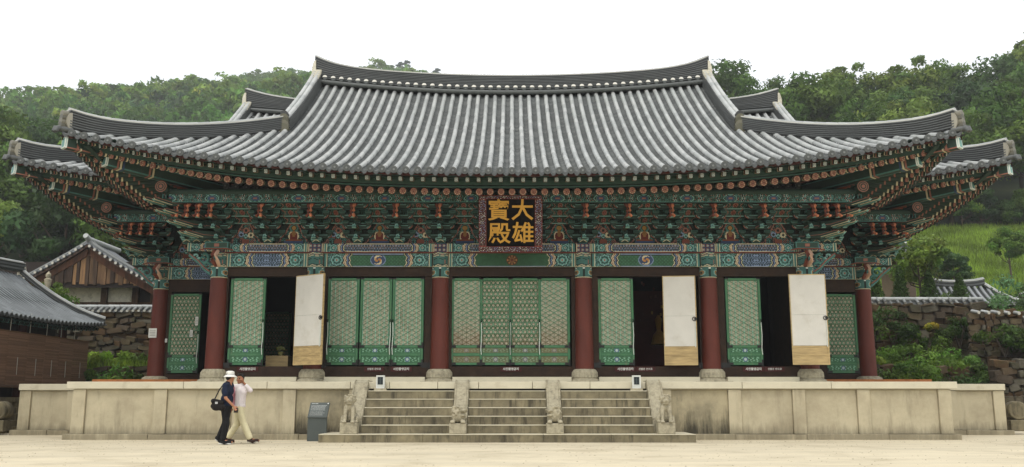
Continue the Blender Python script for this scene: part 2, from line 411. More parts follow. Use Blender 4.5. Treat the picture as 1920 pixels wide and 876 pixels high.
# wood close behind, left
rs = np.random.RandomState(5); k = 0
for row, (yy, x0, x1, st) in enumerate([(62, -44, -14, 4.8), (69, -48, -16, 5.2), (77, -52, -17, 5.4), (86, -57, -18, 5.6), (95, -62, -20, 5.8)]):
    for q_, xx in enumerate(np.arange(x0, x1, st)):
        x_ = xx + rs.uniform(-1.4, 1.4); y_ = yy + rs.uniform(-2.2, 2.2); s_ = rs.uniform(.8, 1.12) * (.9 if row == 0 else 1)
        if row == 4 and x_ > -38: s_ *= .72
        lab = ['broadleaf tree in the dark front edge of the left wood', 'leafy tree in the middle of the left wooded slope', 'rounded tree in the middle of the left wooded slope', 'tall leafy tree high on the left wooded slope', 'tree along the top skyline of the near left wood'][row] + ', ' + ORD[q_] + ' from left'
        plant_tree('broadleaf_tree', x_, y_, k % 5, s_, rs.uniform(0, 6), lab, 'trees of the near left wood'); k += 1
# wood on the right slope
for row, (yy, x0, x1, st, sc) in enumerate([(80, 30, 56, 4.2, .8), (85, 16, 60, 5.2, .95), (92, 16, 62, 5.4, 1.0), (100, 16, 68, 5.0, 1.0), (108, 18, 74, 4.6, .95)]):
    for q_, xx in enumerate(np.arange(x0, x1, st)):
        x_ = xx + rs.uniform(-1.5, 1.5); y_ = yy + rs.uniform(-2, 2); s_ = rs.uniform(.82, 1.15) * sc * (1 + .28*min(1, max(0, (x_/y_-.40)/.16)))
        lab = ['dark tree at the foot of the right wood above the grass', 'leafy tree in the lower right wood', 'broad crowned tree in the middle of the right wood', 'tree high on the right wooded slope', 'tree along the skyline of the right wood'][row] + ', ' + ORD[q_] + ' from left'
        plant_tree('broadleaf_tree', x_, y_, k % 5, s_, rs.uniform(0, 6), lab, 'trees of the right wood'); k += 1
for q_, xx in enumerate(np.arange(27, 56, 2.3)):
    plant_tree('undergrowth_bush', xx+rs.uniform(-.6, .6), 78.8+rs.uniform(-.8, .8), (q_*3) % 5, .42*rs.uniform(.85, 1.25), q_*1.3, 'low dark bush along the top edge of the grass slope, ' + ORD[q_] + ' from left', 'bushes at the foot of the right wood', 'bush', z=float(T(xx, 79))-1.3)
for k_, (x_, y_, s_, lab) in enumerate([(27.6, 57.5, .34, 'slender young tree on the grass slope beside the small tiled gate roof'), (33.2, 61, .34, 'bushy young tree standing alone on the bright grass slope'), (20.3, 45.6, .40, 'bright green round tree beside the right end of the hall')]):
    plant_tree('young_tree', x_, y_, (3, 0, 2)[k_], s_, 1.+k_, lab, None)

# far wooded mountain: one mass of canopy
rs = np.random.RandomState(9); gxx = []; 
Vb, Cb = [], []
kinds = []
for k in range(5):
    V, F, C = crown(rs, 3.3, 5.5, .5, 10, 22, .62, np.array(LEAFC[k])*1.5, lo=.85, hi=1.2); kinds.append((V.reshape(-1, 4, 3), C))  # leaf colour lightened and evened out, tinting haze into the canopy
for yy in np.arange(118, 436, 6.2):
    for xx in np.arange(-.60*yy, .0*yy+10, 5.6 + yy*.0):
        x_ = xx + rs.uniform(-2.2, 2.2); y_ = yy + rs.uniform(-2.5, 2.5)
        if yy < 126 and x_/y_ < -.40: continue
        V, C = kinds[rs.randint(5)]; s_ = rs.uniform(.7, 1.3); a = rs.uniform(0, 6.28)
        R_ = np.array([[math.cos(a), -math.sin(a), 0], [math.sin(a), math.cos(a), 0], [0, 0, 1]])
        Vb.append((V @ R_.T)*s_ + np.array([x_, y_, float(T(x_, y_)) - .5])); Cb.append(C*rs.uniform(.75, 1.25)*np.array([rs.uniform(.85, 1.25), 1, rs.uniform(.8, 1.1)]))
V = np.concatenate(Vb).reshape(-1, 3); C = np.clip(np.concatenate(Cb), 0, 1)
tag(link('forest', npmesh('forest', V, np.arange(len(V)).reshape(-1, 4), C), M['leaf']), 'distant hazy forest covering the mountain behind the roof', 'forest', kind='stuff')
# pines on the mountain skyline
def pine(x, y, h, label, spread=1.):
    rs = np.random.RandomState(int(abs(x)*10)); t = thing('pine_tree', label, 'tree', (x, y, float(T(x, y))), 0, None)
    mb = MB(); mb.tube([(0, 0, -1), (.3, 0, h*.5), (.1, 0, h*.95)], [.32, .25, .1], 6)
    cen = []; 
    for q in range(7):
        zz = h*(.55+.07*q); r = h*.24*spread*(1.15-.1*q); a = q*2.4
        e = (math.cos(a)*r, math.sin(a)*r, zz); mb.tube([(.2, 0, zz-.4), e], [.12, .06], 5); cen += [e, (e[0]*.55, e[1]*.55, zz+.2)]
    V, F, C = leaves(rs, np.array(cen), np.full(len(cen), h*.12*spread), 60, .5, [np.array(lin('#33482e'))]*len(cen), .35)
    mb.build('trunk', M['bark'], t, world=False); link('crown', npmesh('crown', V, F, C), M['leaf'], t)
pine(-64.5, 428, 14, 'flat topped pine standing free on the mountain skyline beside the main ridge', 1.2)
pine(-54.5, 430, 10, 'small pine on the rounded summit, left one', .8)
pine(-51.5, 430, 9.5, 'small pine on the rounded summit, right of its twin', .8)
pine(-36.5, 430, 9, 'little pine on the descending right shoulder of the summit', .8)
pine(-106, 428, 9, 'pointed pine breaking the mountain skyline left of the main ridge', .8)
# ------------------------------------------------------------------ the main hall: roofs
hall = thing('temple_hall', 'large Korean temple hall with painted eaves, sweeping grey tiled roof and dark red columns', 'temple', (0, 33, 0))
GT = [lin('#9a9d9a'), lin('#a2a5a2'), lin('#939694'), lin('#a8aaa7')]
PT = [lin('#2c2f2e'), lin('#353837'), lin('#262928')]  # pan tones darkened to put the shadow between rows into the colour

class Roof:
    def __init__(s, d0, xe, dr, xg, ze, H, lift, xmin=0., ridge_lift=.45, flare=.4, side_to=None):
        s.d0, s.xe, s.dr, s.xg, s.ze, s.H, s.lift, s.xmin, s.rl, s.flare = d0, xe, dr, xg, ze, H, lift, xmin, ridge_lift, flare
        s.side_to = side_to or dr + 3
    def ey(s, x): return s.d0 - s.flare*(abs(x)/s.xe)**2.5
    def tmax(s, x): return 1. if abs(x) <= s.xg else max(0., (s.xe-abs(x))/(s.xe-s.xg)*s.th)
    @property
    def th(s): return (s.xe-s.xg)/(s.dr-s.d0)*1.02
    def el(s, q): return s.lift*(min(1.05, abs(q)/(s.xe-.36)))**2.6
    def z(s, x, t):
        return s.ze + s.el(x)*(1-t) + s.H*(.625*t+.375*t*t) + s.rl*(min(abs(x), s.xg)/s.xg)**2*t
    def y(s, x, t): return s.ey(x) + (s.dr-s.ey(x))*t
    def pt(s, x, t, up=0): return Vector((x, s.y(x, t), s.z(x, t)+up))

def cover_row(R, x, seed):
    """one row of half round cover tiles, each tile its own lip"""
    mb = MB(); tm = R.tmax(x); L = (R.dr-R.ey(x))*tm
    n = max(1, int(L/.36)); col = GT
    for i in range(n):
        t0, t1 = tm*i/n, tm*(i+1.06)/n
        a, b = R.pt(x, t0, .045), R.pt(x, min(t1, 1), .045)
        j = (hash01(seed, i)-.5)*.012
        a.x += j; b.x += j
        mb.tube([a, b], [.077, .073], 6, col[int(hash01(i, seed)*4)], caps=(i == 0), a0=-.15, a1=PI+.15)
    return mb

def end_disc(R, x):
    mb = MB(); p = R.pt(x, 0, .05)
    q = p + Vector((0, -.03, -.01))
    mb.tube([p + Vector((0, .03, 0)), q], .1, 12, lin('#525553'))
    mb.tube([q, q + Vector((0, -.008, 0))], .1, 12, lin('#4c4f4d')); mb.tube([q, q + Vector((0, -.014, 0))], .075, 10, lin('#3f4240'))
    mb.tube([q, q + Vector((0, -.02, 0))], .03, 8, lin('#6a6d6b'))
    return mb

def pans(R, xa, xb, sp):
    """overlapping concave under-tiles between the cover rows, one joined piece"""
    V, F, C = [], [], []; nv = 0
    xm = (xa+xb)/2; tm = min(R.tmax(xa), R.tmax(xb)) if abs(xm) > R.xg else 1.
    if tm <= 0: return None
    L = (R.dr-R.ey(xm))*tm; n = max(1, int(L/.165))
    K = 5
    for i in range(n+1):
        t = tm*i/(n+1); t1 = tm*(i+1.25)/(n+1); jit = (hash01(i, xm)-.5)*.012
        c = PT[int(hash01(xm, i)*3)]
        for (tt, up) in ((t, .048+jit), (t, .0+jit), (t1, -.012)):
            for k in range(K+1):
                u = k/K; x = xa+(xb-xa)*u; dip = -.055*math.sin(PI*u)
                V.append((x, R.y(x, min(tt, 1)), R.z(x, min(tt, 1)) + up + dip + .012))
        for k in range(K):
            F.append((nv+K+1+k, nv+K+2+k, nv+k+1, nv+k)); C.append(tuple(v*2.6 for v in c))  # lip faces coloured brighter, as lit edges above the dark pans
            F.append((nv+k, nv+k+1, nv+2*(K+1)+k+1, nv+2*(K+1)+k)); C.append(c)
        nv = len(V)
    # hanging front lip of the lowest pan
    c = lin('#3e4140'); 
    for k in range(K+1):
        u = k/K; x = xa+(xb-xa)*u; dip = -.055*math.sin(PI*u); p = R.pt(x, 0, .035+dip)
        V.append((p.x, p.y-.025, p.z)); V.append((p.x, p.y-.03, p.z-.05-.045*math.sin(PI*u)))
    for k in range(K): F.append((nv+2*k+1, nv+2*k+3, nv+2*k+2, nv+2*k)); C.append(c)
    return V, F, C

def stack_ridge(path, h, w, layers, top_r, rolls=1, plaster_top=True, lift_end=0., outward=None):
    """layered tile ridge along a path; h may be a function of u"""
    mb = MB(); n = len(path); hf = h if callable(h) else (lambda u: h)
    sides = []
    for i, p in enumerate(path):
        t = (path[min(i+1, n-1)] - path[max(i-1, 0)]); t.z = 0; t.normalize(); sides.append(Vector((t.y, -t.x, 0)))
    def ring(i, hw, z): return path[i] + sides[i]*hw + Vector((0, 0, z)), path[i] - sides[i]*hw + Vector((0, 0, z))
    for L in range(layers):
        hw = w/2 - (.0 if L % 2 else .03) - .012*L/layers*2
        c = (lin('#4b4e4d') if L % 2 else lin('#191b1a'))
        vs = []
        for i in range(n):
            H_ = hf(i/(n-1)); z0, z1 = H_*L/layers, H_*(L+.99)/layers
            a, b = ring(i, hw, z0); c1, d1 = ring(i, hw, z1); vs += [a, b, d1, c1]
        fs = []
        for i in range(n-1):
            for k in range(4): fs.append((4*i+k, 4*i+(k+1) % 4, 4*i+4+(k+1) % 4, 4*i+4+k))
        cc = [tuple(v*(.8+.4*hash01(L*7, q//8)) for v in c) for q in range(len(fs))]
        mb.add(vs, fs, cc); mb.add(vs[:4], [(3, 2, 1, 0)], c); mb.add(vs[-4:], [(0, 1, 2, 3)], c)
    up = [p + Vector((0, 0, hf(i/(n-1)))) for i, p in enumerate(path)]
    if plaster_top:
        vs = []
        for i in range(n):
            for (sx, z) in ((w/2-.02, .0), (w/2-.02, .035), (-w/2+.02, .035), (-w/2+.02, 0)): vs.append(up[i]+sides[i]*sx+Vector((0, 0, z)))
        fs = [(4*i+k, 4*i+(k+1) % 4, 4*i+4+(k+1) % 4, 4*i+4+k) for i in range(n-1) for k in range(4)]
        mb.add(vs, fs, lin('#b9b9b1')); mb.add(vs[:4], [(3, 2, 1, 0)], lin('#b9b9b1')); mb.add(vs[-4:], [(0, 1, 2, 3)], lin('#b9b9b1'))
    # cap tiles with joints
    seg = []
    tot = sum((up[i+1]-up[i]).length for i in range(n-1)); m = max(2, int(tot/.38))
    def at(u):
        f = u*(n-1); i = min(int(f), n-2); return up[i].lerp(up[i+1], f-i), sides[i]
    for r in range(rolls):
        off = 0 if rolls == 1 else (r-.5)*top_r*1.9
        for k in range(m):
            a, sa = at(k/m); b, sb = at(min(1, (k+1.03)/m))
            mb.tube([a+sa*off+Vector((0, 0, .03)), b+sb*off+Vector((0, 0, .03))], [top_r, top_r*.9], 7, GT[int(hash01(k, tot)*4)], a0=-.1, a1=PI+.1)
    return mb

def build_roof(R, tag_):
    sp = .32; kmax = int(R.xe/sp)
    xs = [k*sp for k in range(-kmax, kmax+1)] if R.xmin == 0 else [s_*k*sp for k in range(int(R.xmin/sp), kmax+1) for s_ in (-1, 1)]
    for k, x in enumerate(xs):
        if abs(x) > R.xe-.25: continue
        row = cover_row(R, x, k).build('tile_row', M['tile'], hall)
        end_disc(R, x).build('end_tile', M['tile'], row)
    V, F, C = [], [], []
    for x in sorted(xs):
        if R.xmin and -R.xmin-.4 < x < R.xmin-.01: continue
        r = pans(R, x+.07, x+sp-.07, sp) if x+sp < R.xe else None
        if r: F += [tuple(i+len(V) for i in f) for f in r[1]]; V += r[0]; C += r[2]
    o = link('pan_tiles', npmesh('pan_tiles', np.array(V), np.array(F), np.array(C)), M['tile'], hall, Vector((0, 0, 0))-wloc(hall)); o['kind'] = 'stuff'
    # tiled side slopes and the boarded roof body below the tiles
    for sgn in (-1, 1):
        n = 40; mb = MB()
        ys = np.linspace(R.ey(R.xe), R.side_to, 60)
        for j in range(len(ys)-1):
            # side slope: from eave x=+-xe up to the gable foot; mirrored profile of the front corner
            q = []
            for yy in (ys[j], ys[j+1]):
                row = []
                smax = min(R.xe-R.xg, (yy-R.ey(R.xe))*(R.xe-R.xg)/((R.dr-R.ey(R.xe))*R.th))
                for i in range(13):
                    s_ = smax*i/12; t = s_/(R.dr-R.d0)
                    el = R.lift*max(0, 1-(yy-R.ey(R.xe))/9.)**2.6
                    wave = .05*abs(math.sin(PI*(yy)/sp))
                    row.append((sgn*(R.xe-s_), yy, R.ze + el*(1-t) + R.H*(.625*t+.375*t*t) + wave))
                q.append(row)
            vs = q[0]+q[1]
            mb.add(vs, [(i, i+1, 14+i, 13+i) for i in range(12)], PT[j % 3])
        mb.build('side_roof_slope', M['tile'], hall)
        # gable wall
        mb = MB(); x = sgn*(R.xg-.35)
        tj = R.th
        prof = [(R.y(R.xg, t), R.z(R.xg, t)-.12) for t in np.linspace(tj, 1, 10)]
        vs = [(x, y_, z_) for y_, z_ in prof] + [(x, 2*R.dr-y_, z_) for y_, z_ in prof[::-1]] + [(x, 2*R.dr-prof[0][0], prof[0][1]-.6), (x, prof[0][0], prof[0][1]-.6)]
        mb.add(vs, [tuple(range(len(vs)))], lin('#5a3b2a')); mb.build('gable_wall', M['plain'], hall)
    # boards under the tiles (front) and rear slope
    mb = MB(); N = 48
    xa = [x for x in np.linspace(-R.xe, R.xe, 81)]
    def grid(fn, T_, colr):
        vs = []; 
        for x in xa:
            for i in range(T_+1): vs.append(fn(x, i/T_))
        fs = [((j)*(T_+1)+i, (j+1)*(T_+1)+i, (j+1)*(T_+1)+i+1, j*(T_+1)+i+1) for j in range(len(xa)-1) if not (R.xmin and abs(xa[j]+xa[j+1])/2 < R.xmin) for i in range(T_)]
        mb.add(vs, fs, colr)
    grid(lambda x, u: R.pt(x, u*R.tmax(x), -.1), 12, P['dgreen'])
    mb.build('roof_boards', M['paint'], hall)
    mb = MB()
    grid(lambda x, u: ((lambda p: (p[0], 2*R.dr-p[1], p[2]))(R.pt(x, u*R.tmax(x), .0))), 10, PT[1])
    mb.build('rear_roof_slope', M['tile'], hall)
    return xs

RM = Roof(24.4, 12.2, 33.9, 7.45, 7.12, 5.38, .95, side_to=36)
RW = Roof(27.3, 15.1, 36.2, 10.75, 7.12, 5.0, .95, xmin=6.4, side_to=38)
XS = build_roof(RM, 'main'); build_roof(RW, 'wing')

def end_cap(mb, p, d, h, w):
    """lime plaster end piece of a ridge: rounded lobe with a lip"""
    x = Vector((d.y, -d.x, 0)); c = lin('#8f8b7d')
    pts = [(-.03, 0), (-.09, h*.3), (-.08, h*.62), (-.02, h*.9), (.05, h*.95), (.06, h*.5), (.06, 0)]
    vs = [p + d*(-a) + x*(w/2*s_) + Vector((0, 0, b)) for s_ in (1, -1) for a, b in pts]; n = len(pts)
    mb.add(vs, [tuple(range(n)), tuple(range(2*n-1, n-1, -1))] + [(i, n+i, n+(i+1) % n, (i+1) % n) for i in range(n)], c)

def ridges(R, xcut=None):
    # main ridge
    xs = np.linspace(-R.xg-.1, R.xg+.1, 61); base = [Vector((x, R.dr, R.z(min(max(x, -R.xg), R.xg), 1)-.02)) for x in xs]
    f = 1. if R is RM else .78
    if xcut: sets = [[b for b in base if b.x <= -xcut], [b for b in base if b.x >= xcut]]
    else: sets = [base]
    for bs in sets:
        tip = lambda x: .30*(abs(x)/R.xg)**10
        lo = stack_ridge(bs, .16, .5, 2, .09, plaster_top=False); lo.build('ridge_base', M['tile'], hall)
        b2 = [b + Vector((0, 0, .20)) for b in bs]
        xx = [b.x for b in bs]
        hh = lambda u, xx=xx: .56*f + tip(xx[0]+(xx[-1]-xx[0])*u)
        stack_ridge(b2, hh, .42, 18, .075).build('main_ridge', M['tile'], hall)
        mb = MB()   # dark gap band and row of white plastered roll ends
        vs = []
        k = 0; x = bs[0].x + .12
        while x < bs[-1].x - .05:
            z = R.z(min(abs(x), R.xg), 1)
            for sy in (-1, 1):
                c = Vector((x, R.dr + sy*.2, z + .21)); e = c + Vector((0, sy*.13, 0))
                m2 = MB(); m2.tube([c, e], .09, 8, lin('#4c504e')); m2.tube([e, e+Vector((0, sy*.02, 0))], .088, 8, lin('#dedbd0'), a0=.1, a1=PI-.1)
                if sy < 0 and R is RM: m2.build('ridge_end_tile', M['tile'], hall)
            x += .315
        # two rows of rolls: the lower long roll in front
        m2 = MB(); m2.tube([b + Vector((0, -.27, .07)) for b in bs], .085, 7, lin('#4c504e')); m2.build('ridge_roll', M['tile'], hall)
    for sg in (-1, 1):
        # end ornaments of the main ridge
        x = sg*(R.xg+.1); z = R.z(R.xg, 1)
        mb = MB(); end_cap(mb, Vector((x, R.dr-.1, z+.12)), Vector((sg, 0, 0)), .62*f+.2, .3)
        mb.build('ridge_end_ornament', M['plaster'], hall)
        # descending gable ridge
        xg = sg*(R.xg-.02); th = R.th
        path = [R.pt(xg, t, .02) for t in np.linspace(1, th*.99, 30)]
        path = [p + Vector((sg*.02, 0, 0)) for p in path]
        stack_ridge(path, lambda u: .52*f - .12*u, .42, 14, .085, rolls=2, plaster_top=False).build('descending_ridge', M['tile'], hall)
        mb = MB(); p0 = path[0]
        # white plaster edge at its top end
        for k in range(5): mb.box(xg-.16, p0.y-.1-.16*k, p0.z+.05-.115*k, xg+.16, p0.y+.02-.16*k, p0.z+.63*f-.14*k, P['white'], taper=.03)
        mb.build('plaster_edge', M['plaster'], hall)
        # its foot: pile of rolled tiles
        pe = path[-1]; mb = MB()
        for k in range(5):
            zz = pe.z + .02 + k*.12; mb.tube([(xg, pe.y+.15, zz), (xg, pe.y-.22+.015*k, zz)], .17-.01*k, 10, [lin('#55533f'), lin('#64614f'), lin('#47452f')][k % 3] if k < 4 else lin('#2a2b29'))
        mb.build('stacked_end_tiles', M['tile'], hall)
        # corner hip ridge
        path = []
        for u in np.linspace(0.01, 1, 34):
            q = th*(1-u); x = R.xe-(R.xe-R.xg)*(1-u)
            p = R.pt(sg*x, q, .03); path.append(p)
        path = [Vector((p.x, p.y, p.z + .10*max(0, (i/33-.8)/.2)**2)) for i, p in enumerate(path)][:-1]
        path = path[:33]
        stack_ridge(path, lambda u: .42 + .1*u**6, .36, 14, .075).build('corner_ridge', M['tile'], hall)
        # rolled tile heads and lime plaster at the corner tip
        pe = path[-1]; dd = (path[-1]-path[-3]); dd.z = 0; dd.normalize(); mb = MB()
        for k in range(4):
            zz = pe + Vector((0, 0, .06+k*.11)); mb.tube([zz - dd*.05, zz + dd*(.2-.01*k)], .115, 9, [lin('#504e42'), lin('#6d6a5c')][k % 2])
        mb.build('stacked_end_tiles', M['tile'], hall)
        mb = MB(); end_cap(mb, pe + dd*.0, dd, .46, .34); mb.build('plaster_edge', M['tile'], hall)
        # upturned corner tiles
        mb = MB(); ce = R.pt(sg*(R.xe-.05), 0, .1)
        for a_, l_ in ((-.35, .42), (0, .5), (.35, .42)):
            d2 = Vector((dd.x*math.cos(a_)-dd.y*math.sin(a_), dd.x*math.sin(a_)+dd.y*math.cos(a_), 0))
            mb.tube([ce - d2*.3 + Vector((0, 0, -.03)), ce + d2*.0, ce + d2*l_*.28 + Vector((0, 0, -.03)), ce + d2*l_*.36 + Vector((0, 0, -.12))], [.085, .085, .08, .05], 8, lin('#4c4f4e'))
        mb.build('corner_tiles', M['tile'], hall)
ridges(RM); ridges(RW, 5.5)

# ------------------------------------------------------------------ eaves: rafters, boards, corner beams
def ring_cols(): return P
def rafters(R, xpost, ypost, yback):
    piv = lambda sg: Vector((sg*(xpost-.6), ypost+.6, 0))
    Es = []
    n = int(R.xe/.305)
    for k in range(-n, n+1):
        x = k*.305
        if R.xmin and abs(x) < R.xmin+1.2: continue
        if abs(x) > R.xe-.3: continue
        if abs(x) <= xpost-.6: dirv = Vector((0, 1, 0))
        else:
            sg = 1 if x > 0 else -1; dirv = (piv(sg)-Vector((x, R.ey(x), 0))).normalized()
        Es.append((Vector((x, R.ey(x), R.ze + R.el(x))), dirv))
    for sg in (-1, 1):
        y = R.ey(R.xe)+.35
        while y < yback:
            el = R.lift*max(0, 1-(y-R.ey(R.xe))/8.5)**2.6
            E_ = Vector((sg*(R.xe - .0 - .25*min(1, (y-R.ey(R.xe))/5)), y, R.ze+el))
            dirv = Vector((-sg, 0, 0)) if y > ypost+.6 else (piv(sg)-Vector((E_.x, E_.y, 0))).normalized()
            Es.append((E_, dirv)); y += .305
    nfront = sum(1 for e in Es if abs(e[0].y-R.ey(e[0].x)) < 1e-6)
    for i, (E_, dv) in enumerate(Es):
        side = Vector((dv.y, -dv.x, 0))
        # round rafter
        a = E_ + dv*.82; a.z = E_.z - .36
        run = 3.5
        b = a + dv*run; b.z = 7.95 if R.ze > 7 else R.ze+.8
        if (a-b).z > -.2: b.z = a.z+.2
        mb = MB(); ax = (b-a).normalized()
        segs = [(0, .05, P['salmon']), (.05, .12, P['dgreen']), (.12, .17, P['cream']), (.17, .45, P['green']), (.45, .5, P['salmon']), (.5, 1.2, P['green']), (1.2, 3.5, P['orange'] if i >= nfront else P['green'])]
        for s0, s1, c in segs: mb.tube([a+ax*s0, a+ax*s1], .092, 8, c, caps=False)
        # rosette on the cut end
        f = -ax*.006
        up = Vector((0, 0, 1)); 
        for k, (r, c) in enumerate(((.095, P['salmon']), (.062, P['brown']), (.05, P['salmon']), (.022, P['brown']))):
            mb.tube([a, a+f*(1+k)], r, 10, c)
        for q in range(8):
            an = q*PI/4; cc = a + f*2.5 + side*math.cos(an)*.072 + Vector((0, 0, math.sin(an)*.072)); mb.tube([cc, cc+f], .012, 5, P['cream'])
        mb.build('round_rafter', M['plain'], hall)
        # square flying rafter above it
        a2 = E_ + dv*.2; a2.z = E_.z - .155; b2 = a2 + dv*1.15; b2.z = a2.z + .22
        mb = MB(); mb.beam(a2, b2, .1, .12, P['green'], edge=(.012, P['dgreen']))
        ax2 = (b2-a2).normalized()
        for s0, s1, c in ((.06, .1, P['salmon']), (.14, .17, P['cream']), (.3, .34, P['salmon'])): mb.beam(a2+ax2*s0, a2+ax2*s1, .104, .124, c)
        for k, (s_, c) in enumerate(((.082, P['white']), (.06, P['green']), (.035, P['white']), (.016, P['dgreen']))):
            mb.beam(a2 - ax2*(.004*(k+1)), a2, s_, s_*1.15, c)
        mb.build('flying_rafter', M['plain'], hall)
    # boards along the eave
    def strip(name, off_in, dz0, dz1, th_, colf):
        for part in ('front', 'L', 'R'):
            mb = MB(); pts = []
            if part == 'front':
                rng = np.linspace(-R.xe+.1, R.xe-.1, 97)
                for x in rng:
                    if R.xmin and abs(x) < R.xmin+1: pts.append(None); continue
                    pts.append((Vector((x, R.ey(x)+off_in, R.ze+R.el(x))), Vector((0, 1, 0))))
            else:
                sg = -1 if part == 'L' else 1
                for y in np.linspace(R.ey(R.xe)+.1, yback, 50):
                    el = R.lift*max(0, 1-(y-R.ey(R.xe))/8.5)**2.6
                    pts.append((Vector((sg*(R.xe-off_in-.25*min(1, (y-R.ey(R.xe))/5)), y, R.ze+el)), Vector((-sg, 0, 0))))
            for i in range(len(pts)-1):
                if pts[i] is None or pts[i+1] is None: continue
                (p, d1), (q, d2) = pts[i], pts[i+1]
                vs = []
                for pp, dd in ((p, d1), (q, d2)):
                    for o_, z_ in ((0, dz0), (0, dz1), (th_, dz1), (th_, dz0)): vs.append(pp + dd*o_ + Vector((0, 0, z_)))
                mb.add(vs, [(0, 4, 5, 1), (1, 5, 6, 2), (2, 6, 7, 3), (3, 7, 4, 0)], colf(i))
            if mb.v: mb.build(name, M['plain'], hall)
    strip('eave_board', .06, -.085, -.01, .1, lambda i: lin('#2a4036') if i % 2 else lin('#4a2a22'))
    strip('painted_edge_line', .055, -.075, -.055, .01, lambda i: P['red'])
    strip('rafter_board', .68, -.262, -.225, .12, lambda i: P['green'])
    strip('painted_edge_line', .675, -.258, -.246, .01, lambda i: P['teal'])
    strip('eave_ceiling_board', .3, -.085, -.08, 1.2, lambda i: lin('#2a4136')); strip('rafter_gap_board', .5, -.235, -.09, .02, lambda i: lin('#2a4136'))
    # corner hip beams, tip painted pale
    for sg in (-1, 1):
        tip = Vector((sg*(R.xe-.12), R.ey(R.xe)+.12, R.ze+R.lift-.2)); inn = Vector((sg*(xpost-1.0), ypost+1., 7.55))
        dv = (inn-tip).normalized()
        mb = MB(); mb.beam(tip, inn, .26, .3, P['green'], edge=(.03, P['salmon']))
        mb.beam(tip-dv*.02, tip+dv*.05, .27, .31, P['lteal'], edge=(.03, P['white'])); mb.beam(tip+dv*.3, tip+dv*.36, .275, .31, P['salmon']); mb.beam(tip+dv*.4, tip+dv*.44, .275, .31, P['cream'])
        mb.build('corner_hip_beam', M['paint'], hall)
        t2 = tip + Vector((0, 0, -.3)) + Vector((dv.x, dv.y, 0))*1.1
        i2 = inn + Vector((0, 0, -.42))
        mb = MB(); mb.beam(t2, i2, .28, .3, P['green'], edge=(.035, P['teal'])); d3 = (i2-t2).normalized()
        mb.beam(t2-d3*.02, t2+d3*.05, .29, .31, P['teal'], edge=(.03, P['white']))
        for s0, c in ((.3, P['salmon']), (.38, P['cream']), (.46, P['blue']), (1.2, P['salmon']), (1.3, P['cream'])): mb.beam(t2+d3*s0, t2+d3*(s0+.05), .3, .32, c)
        mb.build('corner_hip_beam', M['paint'], hall)
rafters(RM, 8.7, 27.3, 30.5)
rafters(RW, 11.5, 30.2, 37.5)
# ------------------------------------------------------------------ the main hall: body
YF, YR = 27.3, 30.2                     # front column line, recessed wing column line
CX = [-8.7, -5.83, -2.12, 2.12, 5.83, 8.7]
FL = 1.53                               # terrace top

def painted(name, x0, x1, z0, z1, fn, y, parent=None, res=.02, mat='paint', surf=None, thick=.2, back=True):
    me = painted_panel(x0, x1, z0, z1, fn, res, surf)
    p = wloc(parent or hall); o = link(name, me, M[mat], parent or hall, Vector((0, y, 0)) - p)
    return o

def mixc(C, mask, col): C[mask] = col
def cap_paint(U, V, W, H):
    C = np.tile(np.array(P['teal'])*.8, (len(U), 1)); v = V/H
    fr = (v < .06) | (v > .94); mixc(C, fr, P['cream'])
    q = np.abs(((U*6) % 1)-.5)
    mixc(C, (q > .4) & ~fr, P['dgreen']); d = np.hypot((((U*3) % 1)-.5)*.33, (V-H*.45)); mixc(C, (d < .09) & ~fr, P['lteal']); mixc(C, (d < .07) & ~fr, lin('#8a6a45')); mixc(C, (d < .035) & ~fr, P['green'])
    d2 = np.hypot((((U*6+.5) % 1)-.5)*.17, (V-H*.82)); mixc(C, d2 < .02, P['white'])
    return C

def column(x, y, zt, base_tiers, label=None):
    c = MB(); r0, r1 = .275, .245
    hb = .40 if base_tiers == 2 else .27
    n = 24; z0 = FL + hb
    c.tube([(x, y, z0), (x, y, 2.6), (x, y, 4.62)], [r0, .268, r1], n, up=(0, 1, 0))
    o = c.build('column', M['redpost'], hall)
    # painted capital bands
    def cyl(V, r=r1+.012):
        a = (V[:, 0]) ; out = V.copy(); out[:, 0] = r*np.sin(a*2*PI); out[:, 1] = -r*np.cos(a*2*PI); return out
    me = painted_panel(0, 1, 0, .34, cap_paint, .02, cyl); link('capital_band', me, M['paint'], o, Vector((x, y, 4.6)) - wloc(o))
    def up_paint(U, V, W, H):
        C = np.tile(np.array(P['teal'])*.75, (len(U), 1)); w_ = .012*np.sin(U*2*PI*6)
        for a, b, k in ((.36, .38, 'cream'), (.33, .345, 'salmon'), (.29, .305, 'cream'), (.0, .02, 'cream'), (.03, .05, 'black'), (.2, .215, 'black')): mixc(C, (V+w_ > a) & (V+w_ < b), P[k])
        mixc(C, (V > .06) & (V < .19) & (((U*12) % 1) < .12), P['salmon']); return C
    me = painted_panel(0, 1, 0, .40, up_paint, .02, cyl); link('capital_band', me, M['paint'], o, Vector((x, y, 4.95)) - wloc(o))
    b = MB()
    if base_tiers == 2:
        b.lathe([(.47, 0, 0), (.47, .05, 0), (.43, .09, .04), (.37, .13, .0), (.375, .16, .05), (.36, .3, .07), (.31, .39, .03), (.285, .40, 0)], 72, flute=18, c=(x, y, FL))
        b.box(x-.52, y-.42, FL, x+.52, y+.45, FL+.045)
    else:
        b.lathe([(.40, 0, 0), (.42, .04, .02), (.42, .12, .07), (.38, .22, .07), (.31, .265, .03), (.29, .27, 0)], 72, flute=22, c=(x, y, FL))
    b.build('column_base', M['lionstone'], hall)
for x in CX: column(x, YF, 5.3, 2)
for x in (-11.5, 11.5): column(x, YR, 5.3, 1)

